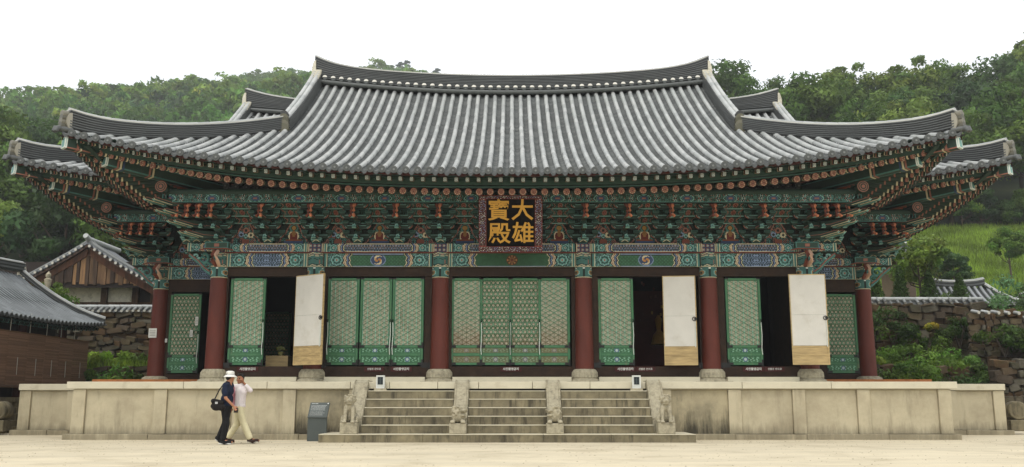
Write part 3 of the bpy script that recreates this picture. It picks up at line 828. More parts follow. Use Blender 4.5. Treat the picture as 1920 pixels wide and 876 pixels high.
# painted tie beams
def beam_paint(kind, upper):
    def fn(U, V, W, H):
        n = len(U); C = np.tile(np.array(P['teal'])*(.7 if upper else .8), (n, 1))
        u = np.minimum(U, W-U); v = V - H/2; av = np.abs(v)
        # speckled brush ornament on the teal
        s_ = np.sin(U*71+np.sin(V*53)*2)*np.sin(V*83+np.sin(U*37)*2)
        mixc(C, s_ > .55, P['lteal']); mixc(C, s_ < -.6, P['dgreen']); mixc(C, (s_ > .2) & (s_ < .3), P['blue'])
        fr = .16 + (0 if W > 3 else -.03)
        # flower medallion
        c0 = fr + H*.62; dd = np.hypot(u-c0, v*1.05); R_ = H*.44
        ang = np.arctan2(v, u-c0); lob = 1 + .08*np.cos(ang*8)
        mixc(C, dd < R_*1.1*lob, P['black']); mixc(C, dd < R_*.98*lob, P['lteal']); mixc(C, dd < R_*.8*lob, P['teal']); mixc(C, (dd < R_*.62*lob), P['dgreen']); mixc(C, dd < R_*.52, P['teal']); mixc(C, dd < R_*.34, P['lteal']); mixc(C, dd < R_*.18, P['salmon'])
        # end border
        for a, b, k in ((0, .03, 'dgreen'), (.03, .045, 'cream'), (.045, .10, 'teal'), (.10, .115, 'cream'), (.115, .13, 'black')): mixc(C, (u >= a) & (u < b), P[k])
        # wavy rainbow bands
        w0 = fr + H*1.25; wob = .045*np.abs(((v/H*2.2+.55) % 1)-.5)*2*(H/.4) + .05*np.cos(v/H*PI)
        q = u - w0 + wob
        for i, k in enumerate(['black', 'cream', 'salmon', 'cream', 'black', 'lblue', 'blue', 'black', 'cream', 'mgreen']):
            mixc(C, (q >= i*.024) & (q < (i+1)*.024), P[k])
        inn = q >= .24
        if kind == 'dragon' and not upper:
            C[inn] = P['mgreen']; m2 = inn & (np.sin(U*60)*np.sin(V*60) > .3); C[m2] = np.array(P['mgreen'])*1.5
            dc = np.hypot((U-W/2)*.8, v); k_ = dc < H*.46; mixc(C, k_, P['lblue']); mixc(C, dc < H*.41, P['blue'])
            a = np.arctan2(v, (U-W/2)*.8); sp_ = np.abs(((a/(2*PI)*2 + dc/H*3.2) % 1)-.5); mixc(C, (dc < H*.34) & (sp_ < .2), P['cream']); mixc(C, (dc < H*.2) & (sp_ < .25), lin('#b07a3a'))
            mixc(C, inn & (V > H-.035), P['lblue']); mixc(C, inn & (V > H-.055) & (V < H-.035), P['black'])
        elif kind == 'wheel' and not upper:
            C[inn] = P['mgreen']; dc = np.hypot(U-W/2, v); a = np.arctan2(v, U-W/2)
            mixc(C, dc < H*.42, P['brown']); mixc(C, (dc < H*.36) & (np.cos(a*8) > .2), lin('#9a6f45')); mixc(C, dc < H*.1, P['red'])
        else:
            C[inn] = np.array(P['blue'])*.35 + np.array(P['green'])*.6
            sx = .085; row = np.floor(V/(sx*.87)); uu = (U + (row % 2)*sx/2) % sx - sx/2; vv = V - (row+.5)*sx*.87
            rr = np.hypot(uu, vv)
            mixc(C, inn & (rr > .028) & (rr < .036), np.array(P['lblue'])*.9 if not upper else np.array(P['salmon'])*.6 + np.array(P['teal'])*.3); mixc(C, inn & (rr < .018), P['lblue'])
        if upper: mixc(C, inn & ((V < .03) | (V > H-.03)), P['cream'])
        else: mixc(C, inn & (V < .02), P['lblue'])
        return C
    return fn
def tie_beams(x0, x1, y, kind):
    lo = MB(); lo.box(x0, y-.13, 4.93, x1, y+.17, 5.335, P['dgreen'], edge=(.02, P['cream'])); o = lo.build('tie_beam', M['paint'], hall)
    painted('painted_front', x0+.005, x1-.005, 4.935, 5.33, beam_paint(kind, False), y-.134, o)
    up = MB(); up.box(x0-.2, y-.2, 5.36, x1+.2, y+.25, 5.62, P['dgreen']); o = up.build('plate_beam', M['paint'], hall)
    painted('painted_front', x0, x1, 5.365, 5.615, beam_paint('hex', True), y-.204, o)
    m = MB(); m.box(x0-.2, y-.23, 5.34, x1+.2, y-.13, 5.362, P['red']); m.build('beam_lath', M['paint'], hall)
kinds = ['hex', 'dragon', 'wheel', 'dragon', 'hex']
for k in range(5): tie_beams(CX[k]+.22, CX[k+1]-.22, YF, kinds[k])
for x in CX:
    def fpaint(U, V, W, H):
        C = np.tile(np.array(P['blue'])*.6, (len(U), 1)); r = np.hypot(((U*8) % 1-.5)/8, ((V*8) % 1-.5)/8)
        mixc(C, (r > .03) & (r < .045), P['salmon']); mixc(C, r < .02, P['lteal']); mixc(C, (U < .02) | (U > W-.02), P['cream']); return C
    painted('painted_front', x-.21, x+.21, 5.365, 5.615, fpaint, YF-.207)
tie_beams(-11.28, -8.75, YR, 'hex'); tie_beams(8.75, 11.28, YR, 'hex')
# corner beam ends with pierced scroll brackets
def scroll(mb, cx, cz, r, turns, sg, y, w, col, a0=0):
    pts = []
    for i in range(26):
        u = i/25; a = a0 + turns*2*PI*u; rr = r*(1-u*.85); pts.append((cx+sg*rr*math.cos(a), y, cz+rr*math.sin(a)))
    mb.tube(pts, [w*(1-.5*i/25) for i in range(26)], 6, col)
for (x, y) in ((-8.7, YF), (8.7, YF), (-11.5, YR), (11.5, YR)):
    sg = 1 if x > 0 else -1
    mb = MB(); a, b = sorted((x+sg*.15, x+sg*.95)); mb.box(a, y-.2, 5.38, b, y+.2, 5.64, P['green'])
    o = mb.build('plate_beam', M['paint'], hall)
    painted('painted_front', a, b, 5.385, 5.635, lambda U, V, W, H: beam_paint('hex', True)(U, V, W*2, H) if sg < 0 else beam_paint('hex', True)(W-U, V, W*2, H), y-.204, o)
    mb = MB()
    scroll(mb, x+sg*.48, 5.18, .17, 1.3, sg, y-.06, .05, P['teal'], 1.5); scroll(mb, x+sg*.70, 5.26, .11, 1.2, sg, y-.06, .04, P['lteal'], 3.5)
    scroll(mb, x+sg*.36, 4.95, .13, 1.3, sg, y-.06, .045, P['teal'], .5)
    mb.tube([(x+sg*.25, y-.06, 4.72), (x+sg*.42, y-.06, 4.84), (x+sg*.6, y-.06, 5.05), (x+sg*.9, y-.06, 5.3)], [.05, .04, .04, .06], 6, P['teal'])
    mb.tube([(x+sg*.27, y-.1, 4.80), (x+sg*.44, y-.1, 4.92), (x+sg*.62, y-.1, 5.12), (x+sg*.9, y-.1, 5.34)], .018, 5, P['salmon'])
    mb.build('scroll_bracket', M['paint'], hall)
    # scroll also on the court side, seen end on: red tongue
    mb = MB()
    for dx in (-.05, .05): mb.tube([(x+dx, y-.24, 4.95), (x+dx*1.4, y-.5, 5.06), (x+dx, y-.6, 5.22), (x+dx, y-.42, 5.36)], [.05, .06, .06, .05], 7, P['orange'] if dx < 0 else lin('#c9a58c'))
    mb.build('scroll_bracket', M['paint'], hall)
    mb = MB(); mb.box(x-.34, y-.42, 5.44, x+.34, y-.21, 5.64, tuple(np.array(P['green'])*1.3), edge=(.03, P['teal'])); mb.box(x-.07, y-.43, 5.49, x+.07, y-.42, 5.58, P['salmon']); mb.tube([(x-.5, y-.44, 5.38), (x-.3, y-.44, 5.43), (x+.3, y-.44, 5.43), (x+.5, y-.44, 5.38)], .02, 5, P['orange'])
    mb.build('carved_beam_end', M['paint'], hall)

# ---- bracket sets
GRE = P['green']; EDG = (.014, np.array(P['teal'])*.8)
def bar_mesh(L, k):
    mb = MB(); h = .12
    # slim bar with upswept salmon ends
    for sg in (-1, 1):
        poly = [(0, 0), (sg*(L/2-.10), 0), (sg*(L/2-.02), .06), (sg*L/2, h), (0, h)]
        if sg < 0: poly = poly[::-1]
        mb.prism(poly, -.05, .05, P['green'], rim=P['dgreen'])
        mb.tube([(sg*(L/2-.11), -.056, .012), (sg*(L/2-.04), -.056, .05), (sg*(L/2-.012), -.056, .105)], .013, 5, P['salmon'])
        mb.tube([(sg*(L/2-.13), -.056, .03), (sg*(L/2-.075), -.056, .075)], .009, 4, P['lteal'])
    mb.box(-L/2+.14, -.056, .095, L/2-.14, -.05, .108, P['lteal']); mb.box(-.045, -.058, .03, .045, -.05, .085, P['salmon'])
    for x in (-L/2+.075, 0, L/2-.075):
        mb.box(x-.09, -.09, h+.002, x+.09, .09, h+.06, P['green'], taper=.03); mb.box(x-.092, -.092, h+.06, x+.092, .092, h+.12, P['green'], edge=(.012, P['teal']))
    me = mb.mesh('crossbar'); me.materials.append(M['paint']); return me
BARS = [bar_mesh(.84, 0), bar_mesh(.90, 1)]
def arm_mesh(k):
    mb = MB(); L = .33*(k+1); h = .16
    brown = lin('#4b4a30')
    prof = [(.15, 0), (-L+.05, 0), (-L-.16, -.055), (-L-.26, -.03), (-L-.14, .05), (-L-.08, h), (.15, h)]
    # profile in y,z extruded across x
    n = len(prof); w_ = .06
    vs = [(-w_, y, z) for y, z in prof] + [(w_, y, z) for y, z in prof]
    mb.add(vs, [tuple(range(n))[::-1], tuple(range(n, 2*n))] , P['green'])
    fs = [(i, (i+1) % n, n+(i+1) % n, n+i) for i in range(n)]; mb.add(vs, fs, [brown, brown, P['lteal'], P['teal'], P['green'], P['dgreen'], P['dgreen']])
    # little painted blossom at the tip
    for q in range(5):
        a = q*2*PI/5; c = Vector((math.cos(a)*.035, -L-.2, .02+math.sin(a)*.035)); mb.tube([c, c+Vector((0, -.02, 0))], .019, 6, P['lteal'])
    for sx in (-w_-.003, w_+.003): mb.box(sx-.004, -L-.1, .02, sx+.004, .1, .04, P['salmon'])
    me = mb.mesh('bracket_arm'); me.materials.append(M['paint']); return me
ARMS = [arm_mesh(k) for k in range(3)]
mb = MB()
for dx in (-.035, .035): mb.tube([(dx, -1.0, .34), (dx, -1.12, .33), (dx, -1.21, .26), (dx, -1.23, .12), (dx, -1.21, .02), (dx*1.5, -1.27, -.045), (dx*1.7, -1.36, -.05)], [.045, .05, .052, .05, .046, .042, .03], 8, P['orange'] if dx < 0 else lin('#c27a58'))
mb.box(-.11, -1.1, .3, .11, -.2, .42, P['red']); mb.tube([(0, -1.18, .5), (0, -1.3, .5)], .11, 12, P['green']); mb.tube([(0, -1.3, .5), (0, -1.31, .5)], .095, 12, P['lteal']); mb.tube([(0, -1.31, .5), (0, -1.32, .5)], .07, 12, P['dgreen']); mb.tube([(0, -1.32, .5), (0, -1.33, .5)], .025, 8, P['salmon'])
TONGUE = mb.mesh('carved_tongue'); TONGUE.materials.append(M['paint'])
mb = MB(); mb.box(-.15, -.17, 0, .15, .17, .1, P['green'], edge=(.02, P['teal']), taper=.04); mb.box(-.155, -.175, .1, .155, .175, .17, P['green'], edge=(.02, P['lteal'])); mb.tube([(-.1, -.178, .05), (0, -.178, .11), (.1, -.178, .05)], .012, 5, P['cream'])
CAPB = mb.mesh('bracket_set'); CAPB.materials.append(M['paint'])
def bracket_set(x, y, z, rz=0, bars=True):
    b = link('bracket_set', CAPB, None, hall, Vector((x, y, z))-wloc(hall)); b.rotation_euler = (0, 0, rz)
    for k in range(4):
        zz = .15+.245*k
        if bars:
            link('crossbar', BARS[(k+1) % 2], None, b, (0, -.33*k, zz + (.0 if k else .02)))
            link('crossbar', BARS[k % 2], None, b, (0, -.33*(k+1)+.02, zz+.245)) if k < 3 else None
        if k < 3: link('bracket_arm', ARMS[k], None, b, (0, 0, zz))
    link('carved_tongue', TONGUE, None, b, (0, .02, .66))
    return b
BZ = 5.63; sets = []
def long_bar(x0, x1, y, z):
    b = MB(); b.box(x0, y-.05, z, x1, y+.05, z+.12, P['green'], edge=(.016, tuple(np.array(P['teal'])*.7)))
    x = x0+.16
    while x < x1-.1: b.box(x-.085, y-.085, z+.122, x+.085, y+.085, z+.235, P['green'], edge=(.014, P['teal']), taper=.012); b.box(x-.02, y-.056, z+.03, x+.02, y-.05, z+.09, P['salmon']); x += .31
    b.build('bracket_tie_beam', M['paint'], hall)
for k, yy in ((3, YF-.02),): long_bar(-8.9, 8.9, yy, BZ+.15+.245*k+.01)
for k in range(5):
    n = 3 if k in (1, 2, 3) else 2
    for j in range(n): sets.append(CX[k]+(CX[k+1]-CX[k])*j/n)
sets.append(CX[5])
for x in sets: bracket_set(x, YF, BZ)
for sg in (-1, 1):
    for dx in (.36, .68, .98): bracket_set(sg*(8.7+dx), YF, BZ, bars=False)
    for yy in (YF+.01, YF+1.45): bracket_set(sg*8.7, yy, BZ, sg*PI/2)
    for xx in (10.05, 11.5): bracket_set(sg*xx, YR, BZ)
    for dx in (.36, .68, .98): bracket_set(sg*(11.5+dx), YR, BZ, bars=False)
    for yy in (YR+.01, YR+1.45, YR+2.9, YR+4.3, YR+5.7): bracket_set(sg*11.5, yy, BZ, sg*PI/2)
# long diagonal fins of the corner sets
mb = MB()
def fin(mb, k, lean=0.):
    L = .75+.36*k; z = .12+.27*k
    prof = [(0, z), (-L, z-.03), (-L-.55, z+.05), (-L-.6, z+.09), (-L-.2, z+.16), (0, z+.2)]
    n = len(prof)
    for q, off in enumerate((-.16, 0, .16)):
        vs = [(off-.05, y*(1-.08*abs(q-1)), zz) for y, zz in prof] + [(off+.05, y*(1-.08*abs(q-1)), zz) for y, zz in prof]
        mb.add(vs, [tuple(range(n))[::-1], tuple(range(n, 2*n))], P['green']); mb.add(vs, [(i, (i+1) % n, n+(i+1) % n, n+i) for i in range(n)], [P['green'], P['teal'], P['lteal'], P['green'], P['dgreen'], P['dgreen']])
        for e in (-.053, .053):
            pts = [(off+e, y*(1-.08*abs(q-1)), zz+.02) for y, zz in prof[1:4]]; mb.tube(pts, .01, 4, P['cream'])
            pts = [(off+e, y*(1-.08*abs(q-1)), zz+.09) for y, zz in prof[:3]]; mb.tube(pts, .009, 4, P['salmon'])
for k in range(4): fin(mb, k)
FIN = mb.mesh('corner_bracket'); FIN.materials.append(M['paint'])
for sg, x, y in ((-1, -8.7, YF), (1, 8.7, YF), (-1, -11.5, YR), (1, 11.5, YR)):
    o = link('corner_bracket', FIN, None, hall, Vector((x, y, BZ))-wloc(hall)); o.rotation_euler = (0, 0, sg*PI/4)
# painted infill wall between the sets, with ogee outlines
def infill(kind):
    def fn(U, V, W, H):
        C = np.tile(np.array(P['dgreen'])*1.1, (len(U), 1)); x = U-W/2; ax = np.abs(x)
        # ogee outline: wide foot, narrow shoulders
        hw = np.where(V < .42, .52-.16*smooth(0, .1, V)-.17*smooth(.1, .42, V), .19-.09*smooth(.42, .62, V)); hw = np.where(V > .64, 0, hw)*(W/1.3)
        ins = ax < hw; band = (np.abs(ax-hw) < .018) & (V < .64) | ((np.abs(V-.64) < .018) & (ax < .1))
        s_ = np.sin(U*50+np.sin(V*41)*2)*np.sin(V*57+np.sin(U*31)*2)
        mixc(C, ins & (s_ > .35), P['teal']); mixc(C, ins & (s_ < -.55), P['salmon'])
        mixc(C, ~ins & (s_ > .5), P['green'])
        if kind == 0:
            C[ins] = np.array(P['dgreen'])*1.3; mixc(C, ins & (s_ > .4), P['teal'])
            mixc(C, np.hypot(x, V-.48) < .13, P['teal']); mixc(C, np.hypot(x, V-.50) < .09, P['dgreen'])
            mixc(C, (np.hypot(x*1.3, V-.25) < .2) & (V < .38), P['cream'])
            mixc(C, np.hypot(x*1.2, V-.24) < .15, P['red']); mixc(C, (np.hypot(x, V-.5) < .07), lin('#92703a')); mixc(C, (np.hypot(x*1.6, V-.33) < .1), lin('#7c5a34')); mixc(C, (ax < .24) & (V < .15) & (V > .09), lin('#6d3a20')); mixc(C, (ax < .28) & (V < .09), P['blue'])
        else:
            for cx_, cz_, r_, k in ((0, .42, .09, 'salmon'), (-.14, .3, .08, 'lblue'), (.15, .28, .085, 'cream'), (0, .25, .06, 'lteal')): d_ = np.hypot(x-cx_, V-cz_); mixc(C, d_ < r_, P[k]); mixc(C, d_ < r_*.5, P['dgreen'])
            mixc(C, (ax < .11-.1*(V-.05)) & (V < .16), P['orange'])
        mixc(C, band, P['salmon']); mixc(C, (np.abs(ax-hw-.03) < .01) & (V < .64), P['black'])
        for q, zz in enumerate((.78, .98)): d_ = np.hypot(x, V-zz); mixc(C, d_ < .075, P['salmon']); mixc(C, d_ < .055, P['red']); mixc(C, d_ < .02, P['salmon'])
        return C
    return fn
for k in range(len(sets)-1): painted('infill_panel', sets[k], sets[k+1], BZ, BZ+1.15, infill((k+1) % 2), YF+.02, res=.025)
for sg in (-1, 1):
    a, b = sorted((sg*8.85, sg*10.05)); painted('infill_panel', a, b, BZ, BZ+1.15, infill(1), YR+.02, res=.025)
    a, b = sorted((sg*10.05, sg*11.5)); painted('infill_panel', a, b, BZ, BZ+1.15, infill(1), YR+.02, res=.025)
    mb = MB(); x = sg*8.6; mb.box(min(x, x-sg*.1), YF, 1.6, max(x, x-sg*.1), YR, 7.6, lin('#3a2a22')); mb.build('side_wall', M['frame'], hall)
    mb = MB(); x = sg*11.45; mb.box(min(x, x-sg*.1), YR, 1.6, max(x, x-sg*.1), 41, 7.6, lin('#3a2a22')); mb.build('side_wall', M['frame'], hall)
# painted slanting soffit boards that close the gaps between the bracket tiers
def soffit(U, V, W, H):
    C = np.tile(np.array(lin('#283d34')), (len(U), 1)); x = np.abs(U-W/2)
    s_ = np.sin(U*61+np.sin(V*47)*2)*np.sin(V*59+np.sin(U*41)*2); mixc(C, s_ > .5, P['teal']); mixc(C, s_ < -.5, P['dgreen'])
    mixc(C, (V % .245) < .02, P['lteal']); mixc(C, ((V % .245) > .2), P['dgreen'])
    mixc(C, (np.abs(x-.20-.05*np.cos(V*26)) < .014), P['salmon'])
    for zz in (.12, .365, .61): d_ = np.hypot(U-W/2, V-zz); mixc(C, d_ < .075, P['salmon']); mixc(C, d_ < .05, P['red']); mixc(C, d_ < .02, P['salmon'])
    return C
def lean(V):
    V = V.copy(); V[:, 1] = -(V[:, 2]-(BZ+.62))/.5*.95; return V
for k in range(len(sets)-1): painted('soffit_board', sets[k], sets[k+1], BZ+.62, BZ+1.1, lambda U, V, W, H: soffit(U, V*1.5, W, H), YF+.0, res=.022, surf=lean)
# purlins with painted beam beneath
def purlin_paint(U, V, W, H):
    C = np.tile(np.array(P['green'])*1.2, (len(U), 1)); s_ = np.sin(U*57+np.sin(V*43)*2)*np.sin(V*71+np.sin(U*31)*2); mixc(C, s_ > .45, P['teal']); mixc(C, s_ < -.55, P['black']); mixc(C, (s_ > .1) & (s_ < .18), P['salmon']); q = (U+.62) % 1.24 - .62; v = V-H/2
    d_ = np.hypot(q*.55, v); mixc(C, d_ < H*.48, P['lteal']); mixc(C, d_ < H*.42, P['dgreen']); mixc(C, d_ < H*.36, P['teal']); mixc(C, d_ < H*.3, P['blue']); mixc(C, d_ < H*.15, P['salmon'])
    for i, k in enumerate(('black', 'lteal', 'salmon', 'black', 'teal')): mixc(C, (np.abs(np.abs(q)-.36-.02*np.cos(v*40)) > i*.016) & (np.abs(np.abs(q)-.36-.02*np.cos(v*40)) < (i+1)*.016), P[k])
    mixc(C, (V < .015), P['teal']); return C
def purlin_run(xa, xb, y, parts=True):
    mb = MB(); mb.tube([(xa, y, 6.93), (xb, y, 6.93)], .1, 14, P['green']); o = mb.build('eave_purlin', M['paint'], hall)
    for e, s_ in ((xa, -1), (xb, 1)):
        for r, c, k in ((.155, P['salmon'], 1), (.13, P['green'], 2), (.10, P['salmon'], 3), (.06, P['brown'], 4)): 
            m2 = MB(); m2.tube([(e, y, 6.93), (e+s_*.006*k, y, 6.93)], r, 14, c); m2.build('painted_end', M['paint'], o)
    mb = MB(); mb.box(xa+.1, y-.06, 6.62, xb-.1, y+.06, 6.86, P['dgreen']); o = mb.build('purlin_beam', M['paint'], hall)
    painted('painted_front', xa+.1, xb-.1, 6.625, 6.855, purlin_paint, y-.064, o, res=.022)
purlin_run(-9.95, 9.95, 26.02)
for sg in (-1, 1):
    a, b = sorted((sg*9.2, sg*12.75)); purlin_run(a, b, 28.92)
    for X_, y0, y1 in ((9.98, 25.65, 29.5), (12.78, 28.55, 38)):
        x = sg*X_; mb = MB(); mb.tube([(x, y0, 7.02), (x, y1, 7.02)], .15, 14, P['green']); o = mb.build('eave_purlin', M['paint'], hall)
        for r, c, k in ((.165, P['salmon'], 1), (.14, P['green'], 2), (.11, P['salmon'], 3), (.085, P['green'], 4), (.05, P['salmon'], 5)):
            mb = MB(); mb.tube([(x, y0, 7.02), (x, y0-.006*k, 7.02)], r, 14, c); mb.build('painted_end', M['paint'], o)
        mb = MB(); mb.box(x-.06, y0+.3, 6.5, x+.06, y1, 6.86, P['dgreen'], edge=(.03, P['teal'])); mb.build('purlin_beam', M['paint'], hall)

# ---- doors
def clip_line(px, pz, dx, dz, x0, x1, z0, z1):
    t0, t1 = -99, 99
    for p, d_, a, b in ((px, dx, x0, x1), (pz, dz, z0, z1)):
        if abs(d_) < 1e-9:
            if p < a or p > b: return None
        else:
            ta, tb = sorted(((a-p)/d_, (b-p)/d_)); t0 = max(t0, ta); t1 = min(t1, tb)
    return (t0, t1) if t1 > t0 + .02 else None
GD, GL = lin('#46704f'), lin('#80ab90')
def lattice_star(w, z0, z1, worn=0):
    mb = MB(); x0, x1 = -w/2, w/2; s_ = .125
    for (a, st, off) in ((90, s_, 0), (30, s_*.87, 0), (-30, s_*.87, .0)):
        dx, dz = math.cos(math.radians(a)), math.sin(math.radians(a)); nx_, nz_ = -dz, dx; st = s_
        for k in range(-60, 61):
            px, pz = nx_*k*st, (z0+z1)/2 + nz_*k*st; r = clip_line(px, pz, dx, dz, x0, x1, z0, z1)
            if r:
                A = (px+dx*r[0], 0, pz+dz*r[0]); B = (px+dx*r[1], 0, pz+dz*r[1]); hi = k % 2 == 0
                mb.beam(A, B, .03, .017 if hi else .013, lin('#93bda4') if a == 90 else lin('#5e9073'), up=(nx_, 0, nz_))
    return mb
def lattice_hex(w, z0, z1, sc=1.):
    mb = MB(); sx = .128*sc; sz = sx*.87; n = 8
    row = 0; z = z0 + sz/2
    while z < z1 - sz*.2:
        x = -w/2 + sx/2 - (sx/2 if row % 2 else 0)
        while x < w/2 + .01:
            vs = []; y = 0
            for j in range(n):
                a = 2*PI*j/n + PI/8
                for r, yy in ((.043*sc, -.012), (.056*sc, -.022), (.068*sc, -.006)): vs.append((min(max(x+r*math.cos(a), -w/2), w/2), yy, min(max(z+r*math.sin(a), z0), z1)))
            fs = [(3*j, 3*((j+1) % n), 3*((j+1) % n)+1, 3*j+1) for j in range(n)] + [(3*j+1, 3*((j+1) % n)+1, 3*((j+1) % n)+2, 3*j+2) for j in range(n)]
            mb.add(vs, fs, [GD]*n + [GL if (row % 2) else GD]*n)
            x += sx
        z += sz; row += 1
    return mb
LW, LH = 1.04, 2.60
def door_leaf_meshes(w, h, kind):
    f = MB(); st = .075; e = (.008, lin('#1d5238')); g = GD
    f.box(-w/2, -.03, .02, -w/2+st, .03, h-.02, g, e); f.box(w/2-st, -.03, .02, w/2, .03, h-.02, g, e)
    for z0, z1 in ((0.02, .09), (.28, .37), (.52, .60), (h-.10, h-.02)): f.box(-w/2+st-.004, -.028, z0, w/2-st+.004, .028, z1, g, e)
    fr = f.mesh('door_leaf'); fr.materials.append(M['door'])
    z0, z1 = .60, h-.10
    la = (lattice_star if kind == 'star' else lattice_hex)(w-2*st, z0, z1).mesh('lattice'); la.materials.append(M['door'])
    pb = MB(); pb.box(-w/2+st, .012, z0, w/2-st, .02, z1, (.5, .5, .5)); pa = pb.mesh('paper'); pa.materials.append(M['lattpaper'])
    def lp(U, V, W, H):
        C = np.tile(np.array(GD)*.9, (len(U), 1)); q = (U-W/2); s_ = np.sin(np.abs(q)*55+np.sin(V*45)*1.5)*np.cos(V*60+np.abs(q)*10)
        hi = V/H; ins = (V > .02) & (V < H-.02) & (U > .03) & (U < W-.03)
        mixc(C, ins & (s_ > .35), lin('#7ba58b')); mixc(C, ins & (s_ < -.7), lin('#1d4a34')); mixc(C, ins & (np.hypot(q, V-H/2) < .07), lin('#4a5a78')); mixc(C, ins & (np.hypot(q, V-H/2) < .04), lin('#9fb0a8'))
        return C
    ps = []
    for za, zb in ((.09, .28), (.37, .52)):
        me = painted_panel(-w/2+st, w/2-st, za, zb, lp, .012); me.materials.append(M['door']); ps.append(me)
    hb = MB()   # black iron corner straps
    for sx in (-1, 1):
        for z_ in (.06, .56): hb.box(min(sx*w/2, sx*(w/2-.16)), -.036, z_-.035, max(sx*w/2, sx*(w/2-.16)), -.031, z_+.035); hb.box(min(sx*w/2, sx*(w/2-.05)), -.037, z_-.06, max(sx*w/2, sx*(w/2-.05)), -.0315, z_+.12)
        hb.box(min(sx*w/2, sx*(w/2-.1)), -.036, h-.06, max(sx*w/2, sx*(w/2-.1)), -.031, h-.02)
    hm = hb.mesh('iron_strap'); hm.materials.append(M['iron'])
    return fr, la, pa, ps, hm
DM = {(k, w): door_leaf_meshes(w, LH if w > .9 or 1 else LH, k) for k in ('star', 'hex') for w in (LW, .93)}
mb = MB(); mb.tube([(0, -.06, 1.3), (.012, -.07, .9), (-.01, -.07, .5), (.005, -.065, .32)], .012, 6, P['white']); mb.tube([(0, -.04, 1.34), (0, -.09, 1.33), (0, -.09, 1.28), (0, -.04, 1.27)], .018, 6, P['black'])
CORD = mb.mesh('pull_cord'); CORD.materials.append(M['plain'])
def faded(me, top, amt):
    """the paint of the middle doors is worn to bare wood towards the floor"""
    me = me.copy(); nl = len(me.loops); vi = np.zeros(nl, np.int32); me.loops.foreach_get('vertex_index', vi)
    co = np.zeros(len(me.vertices)*3); me.vertices.foreach_get('co', co); co = co.reshape(-1, 3)[vi]
    at = me.color_attributes['Col']; c = np.zeros(nl*4, np.float32); at.data.foreach_get('color', c); c = c.reshape(-1, 4)
    edge = top + .12*np.sin(co[:, 0]*17+top*9) + .08*np.sin(co[:, 0]*41+co[:, 2]*13)
    k = (np.clip((edge-co[:, 2])/.25, 0, 1)*amt)[:, None]; c[:, :3] = c[:, :3]*(1-k) + np.array(lin('#7a6548'))*k
    at.data.foreach_set('color', c.ravel()); return me
def leaf(x, y, z, kind, w=LW, rz=0, cord=0, sc=1., wear=None):
    fr, la, pa, ps, hm = DM[(kind, w)]
    if wear: la = faded(la, *wear); ps = [faded(p_, wear[0], wear[1]*.7) for p_ in ps]
    o = link('door_leaf', fr, None, hall, Vector((x, y, z))-wloc(hall)); o.rotation_euler = (0, 0, rz); o.scale = (1, 1, sc)
    link('lattice', la, None, o, (0, -.008, 0)); link('lattice_paper', pa, None, o, (0, 0, 0)); link('iron_strap', hm, None, o, (0, 0, 0))
    for me in ps: link('carved_panel', me, None, o, (0, -.012, 0))
    if cord: link('pull_cord', CORD, None, o, (cord*(w/2-.03), 0, 0))
    return o
DY = 27.32; Z0 = 2.03
S = 64.6
def wx(px): return (px-957)/63.2          # photo pixel to metres along the door plane (at mid height)
def openback(px0, px1, ya, yb, ztop_extra=0.):
    """an open leaf seen from its papered back"""
    xa, xb = wx(px0)*ya/27.3, wx(px1)*yb/27.3
    a = Vector((xa, ya, Z0)); v = Vector((xb-xa, yb-ya, 0)); w = v.length; rz = math.atan2(v.y, v.x)
    o = thing('x', '', 'x'); bpy.data.objects.remove(o)
    m = MB(); st = .05
    c = lin('#a98c5c')
    m.box(0, -.025, 0, st, .025, LH, c); m.box(w-st, -.025, 0, w, .025, LH, c); m.box(st, -.025, LH-.04, w-st, .025, LH, c)
    m.box(st, -.024, .0, w-st, .024, .05, c); m.box(st, -.024, .26, w-st, .024, .31, c); m.box(st, -.024, .50, w-st, .024, .54, c)
    me = m.mesh('door_leaf'); o = link('door_leaf', me, M['newwood'], hall, a - wloc(hall)); o.rotation_euler = (0, 0, rz); o['label'] = 'open door leaf showing its white papered back and pale wooden foot'
    m = MB(); m.box(st-.01, -.012, .05, w-st+.01, .01, .26); m.box(st-.01, -.012, .31, w-st+.01, .01, .50); k = link('wooden_panel', m.mesh('wooden_panel'), M['newwood'], o, (0, 0, 0))
    m = MB(); m.box(st-.025, -.03, .545, w-st+.02, -.02, 1.42); m.box(st-.025, -.0315, 1.424, w-st+.02, -.0205, LH-.03); link('paper_back', m.mesh('paper_back'), M['paper'], o, (0, 0, 0))
    m = MB(); m.box(st, .03, .02, w-st, .034, LH-.04, GD); link('lattice_side', m.mesh('lattice_side'), M['door'], o, (0, 0, 0))
    m = MB(); cx_ = w-.07; cz = 1.33
    m.tube([(cx_+.055*math.cos(t*PI/6), -.045, cz+.055*math.sin(t*PI/6)) for t in range(13)], .012, 6, caps=False); m.box(cx_, -.06, cz-.03, cx_+.07, -.03, cz+.03)
    link('ring_handle', m.mesh('ring_handle'), M['iron'], o, (0, 0, 0))
    m = MB(); m.tube([(cx_+.02, -.05, cz-.08), (cx_+.03, -.055, cz-.45), (cx_+.01, -.055, cz-.82)], .012, 6, P['white']); link('pull_cord', m.mesh('pull_cord'), M['plain'], o, (0, 0, 0))
    return o
# bay 1
leaf(wx(463), DY, Z0, 'star', cord=1)
openback(553, 605, 27.0, 26.35)
# bay 2
for px, cd in ((642, -1), (703, 1), (763, -1)): leaf(wx(px), DY, Z0, 'star', w=.93, cord=cd)
# bay 3
for px, kd, cd, wr_ in ((875, 'star', 1, (1.25, .9)), (929, 'hex', 1, (.9, .6)), (984, 'hex', -1, (.9, .6)), (1038, 'star', -1, (1.3, .85))): leaf(wx(px)-.04, DY, Z0, kd, w=.93, cord=cd, wear=wr_)
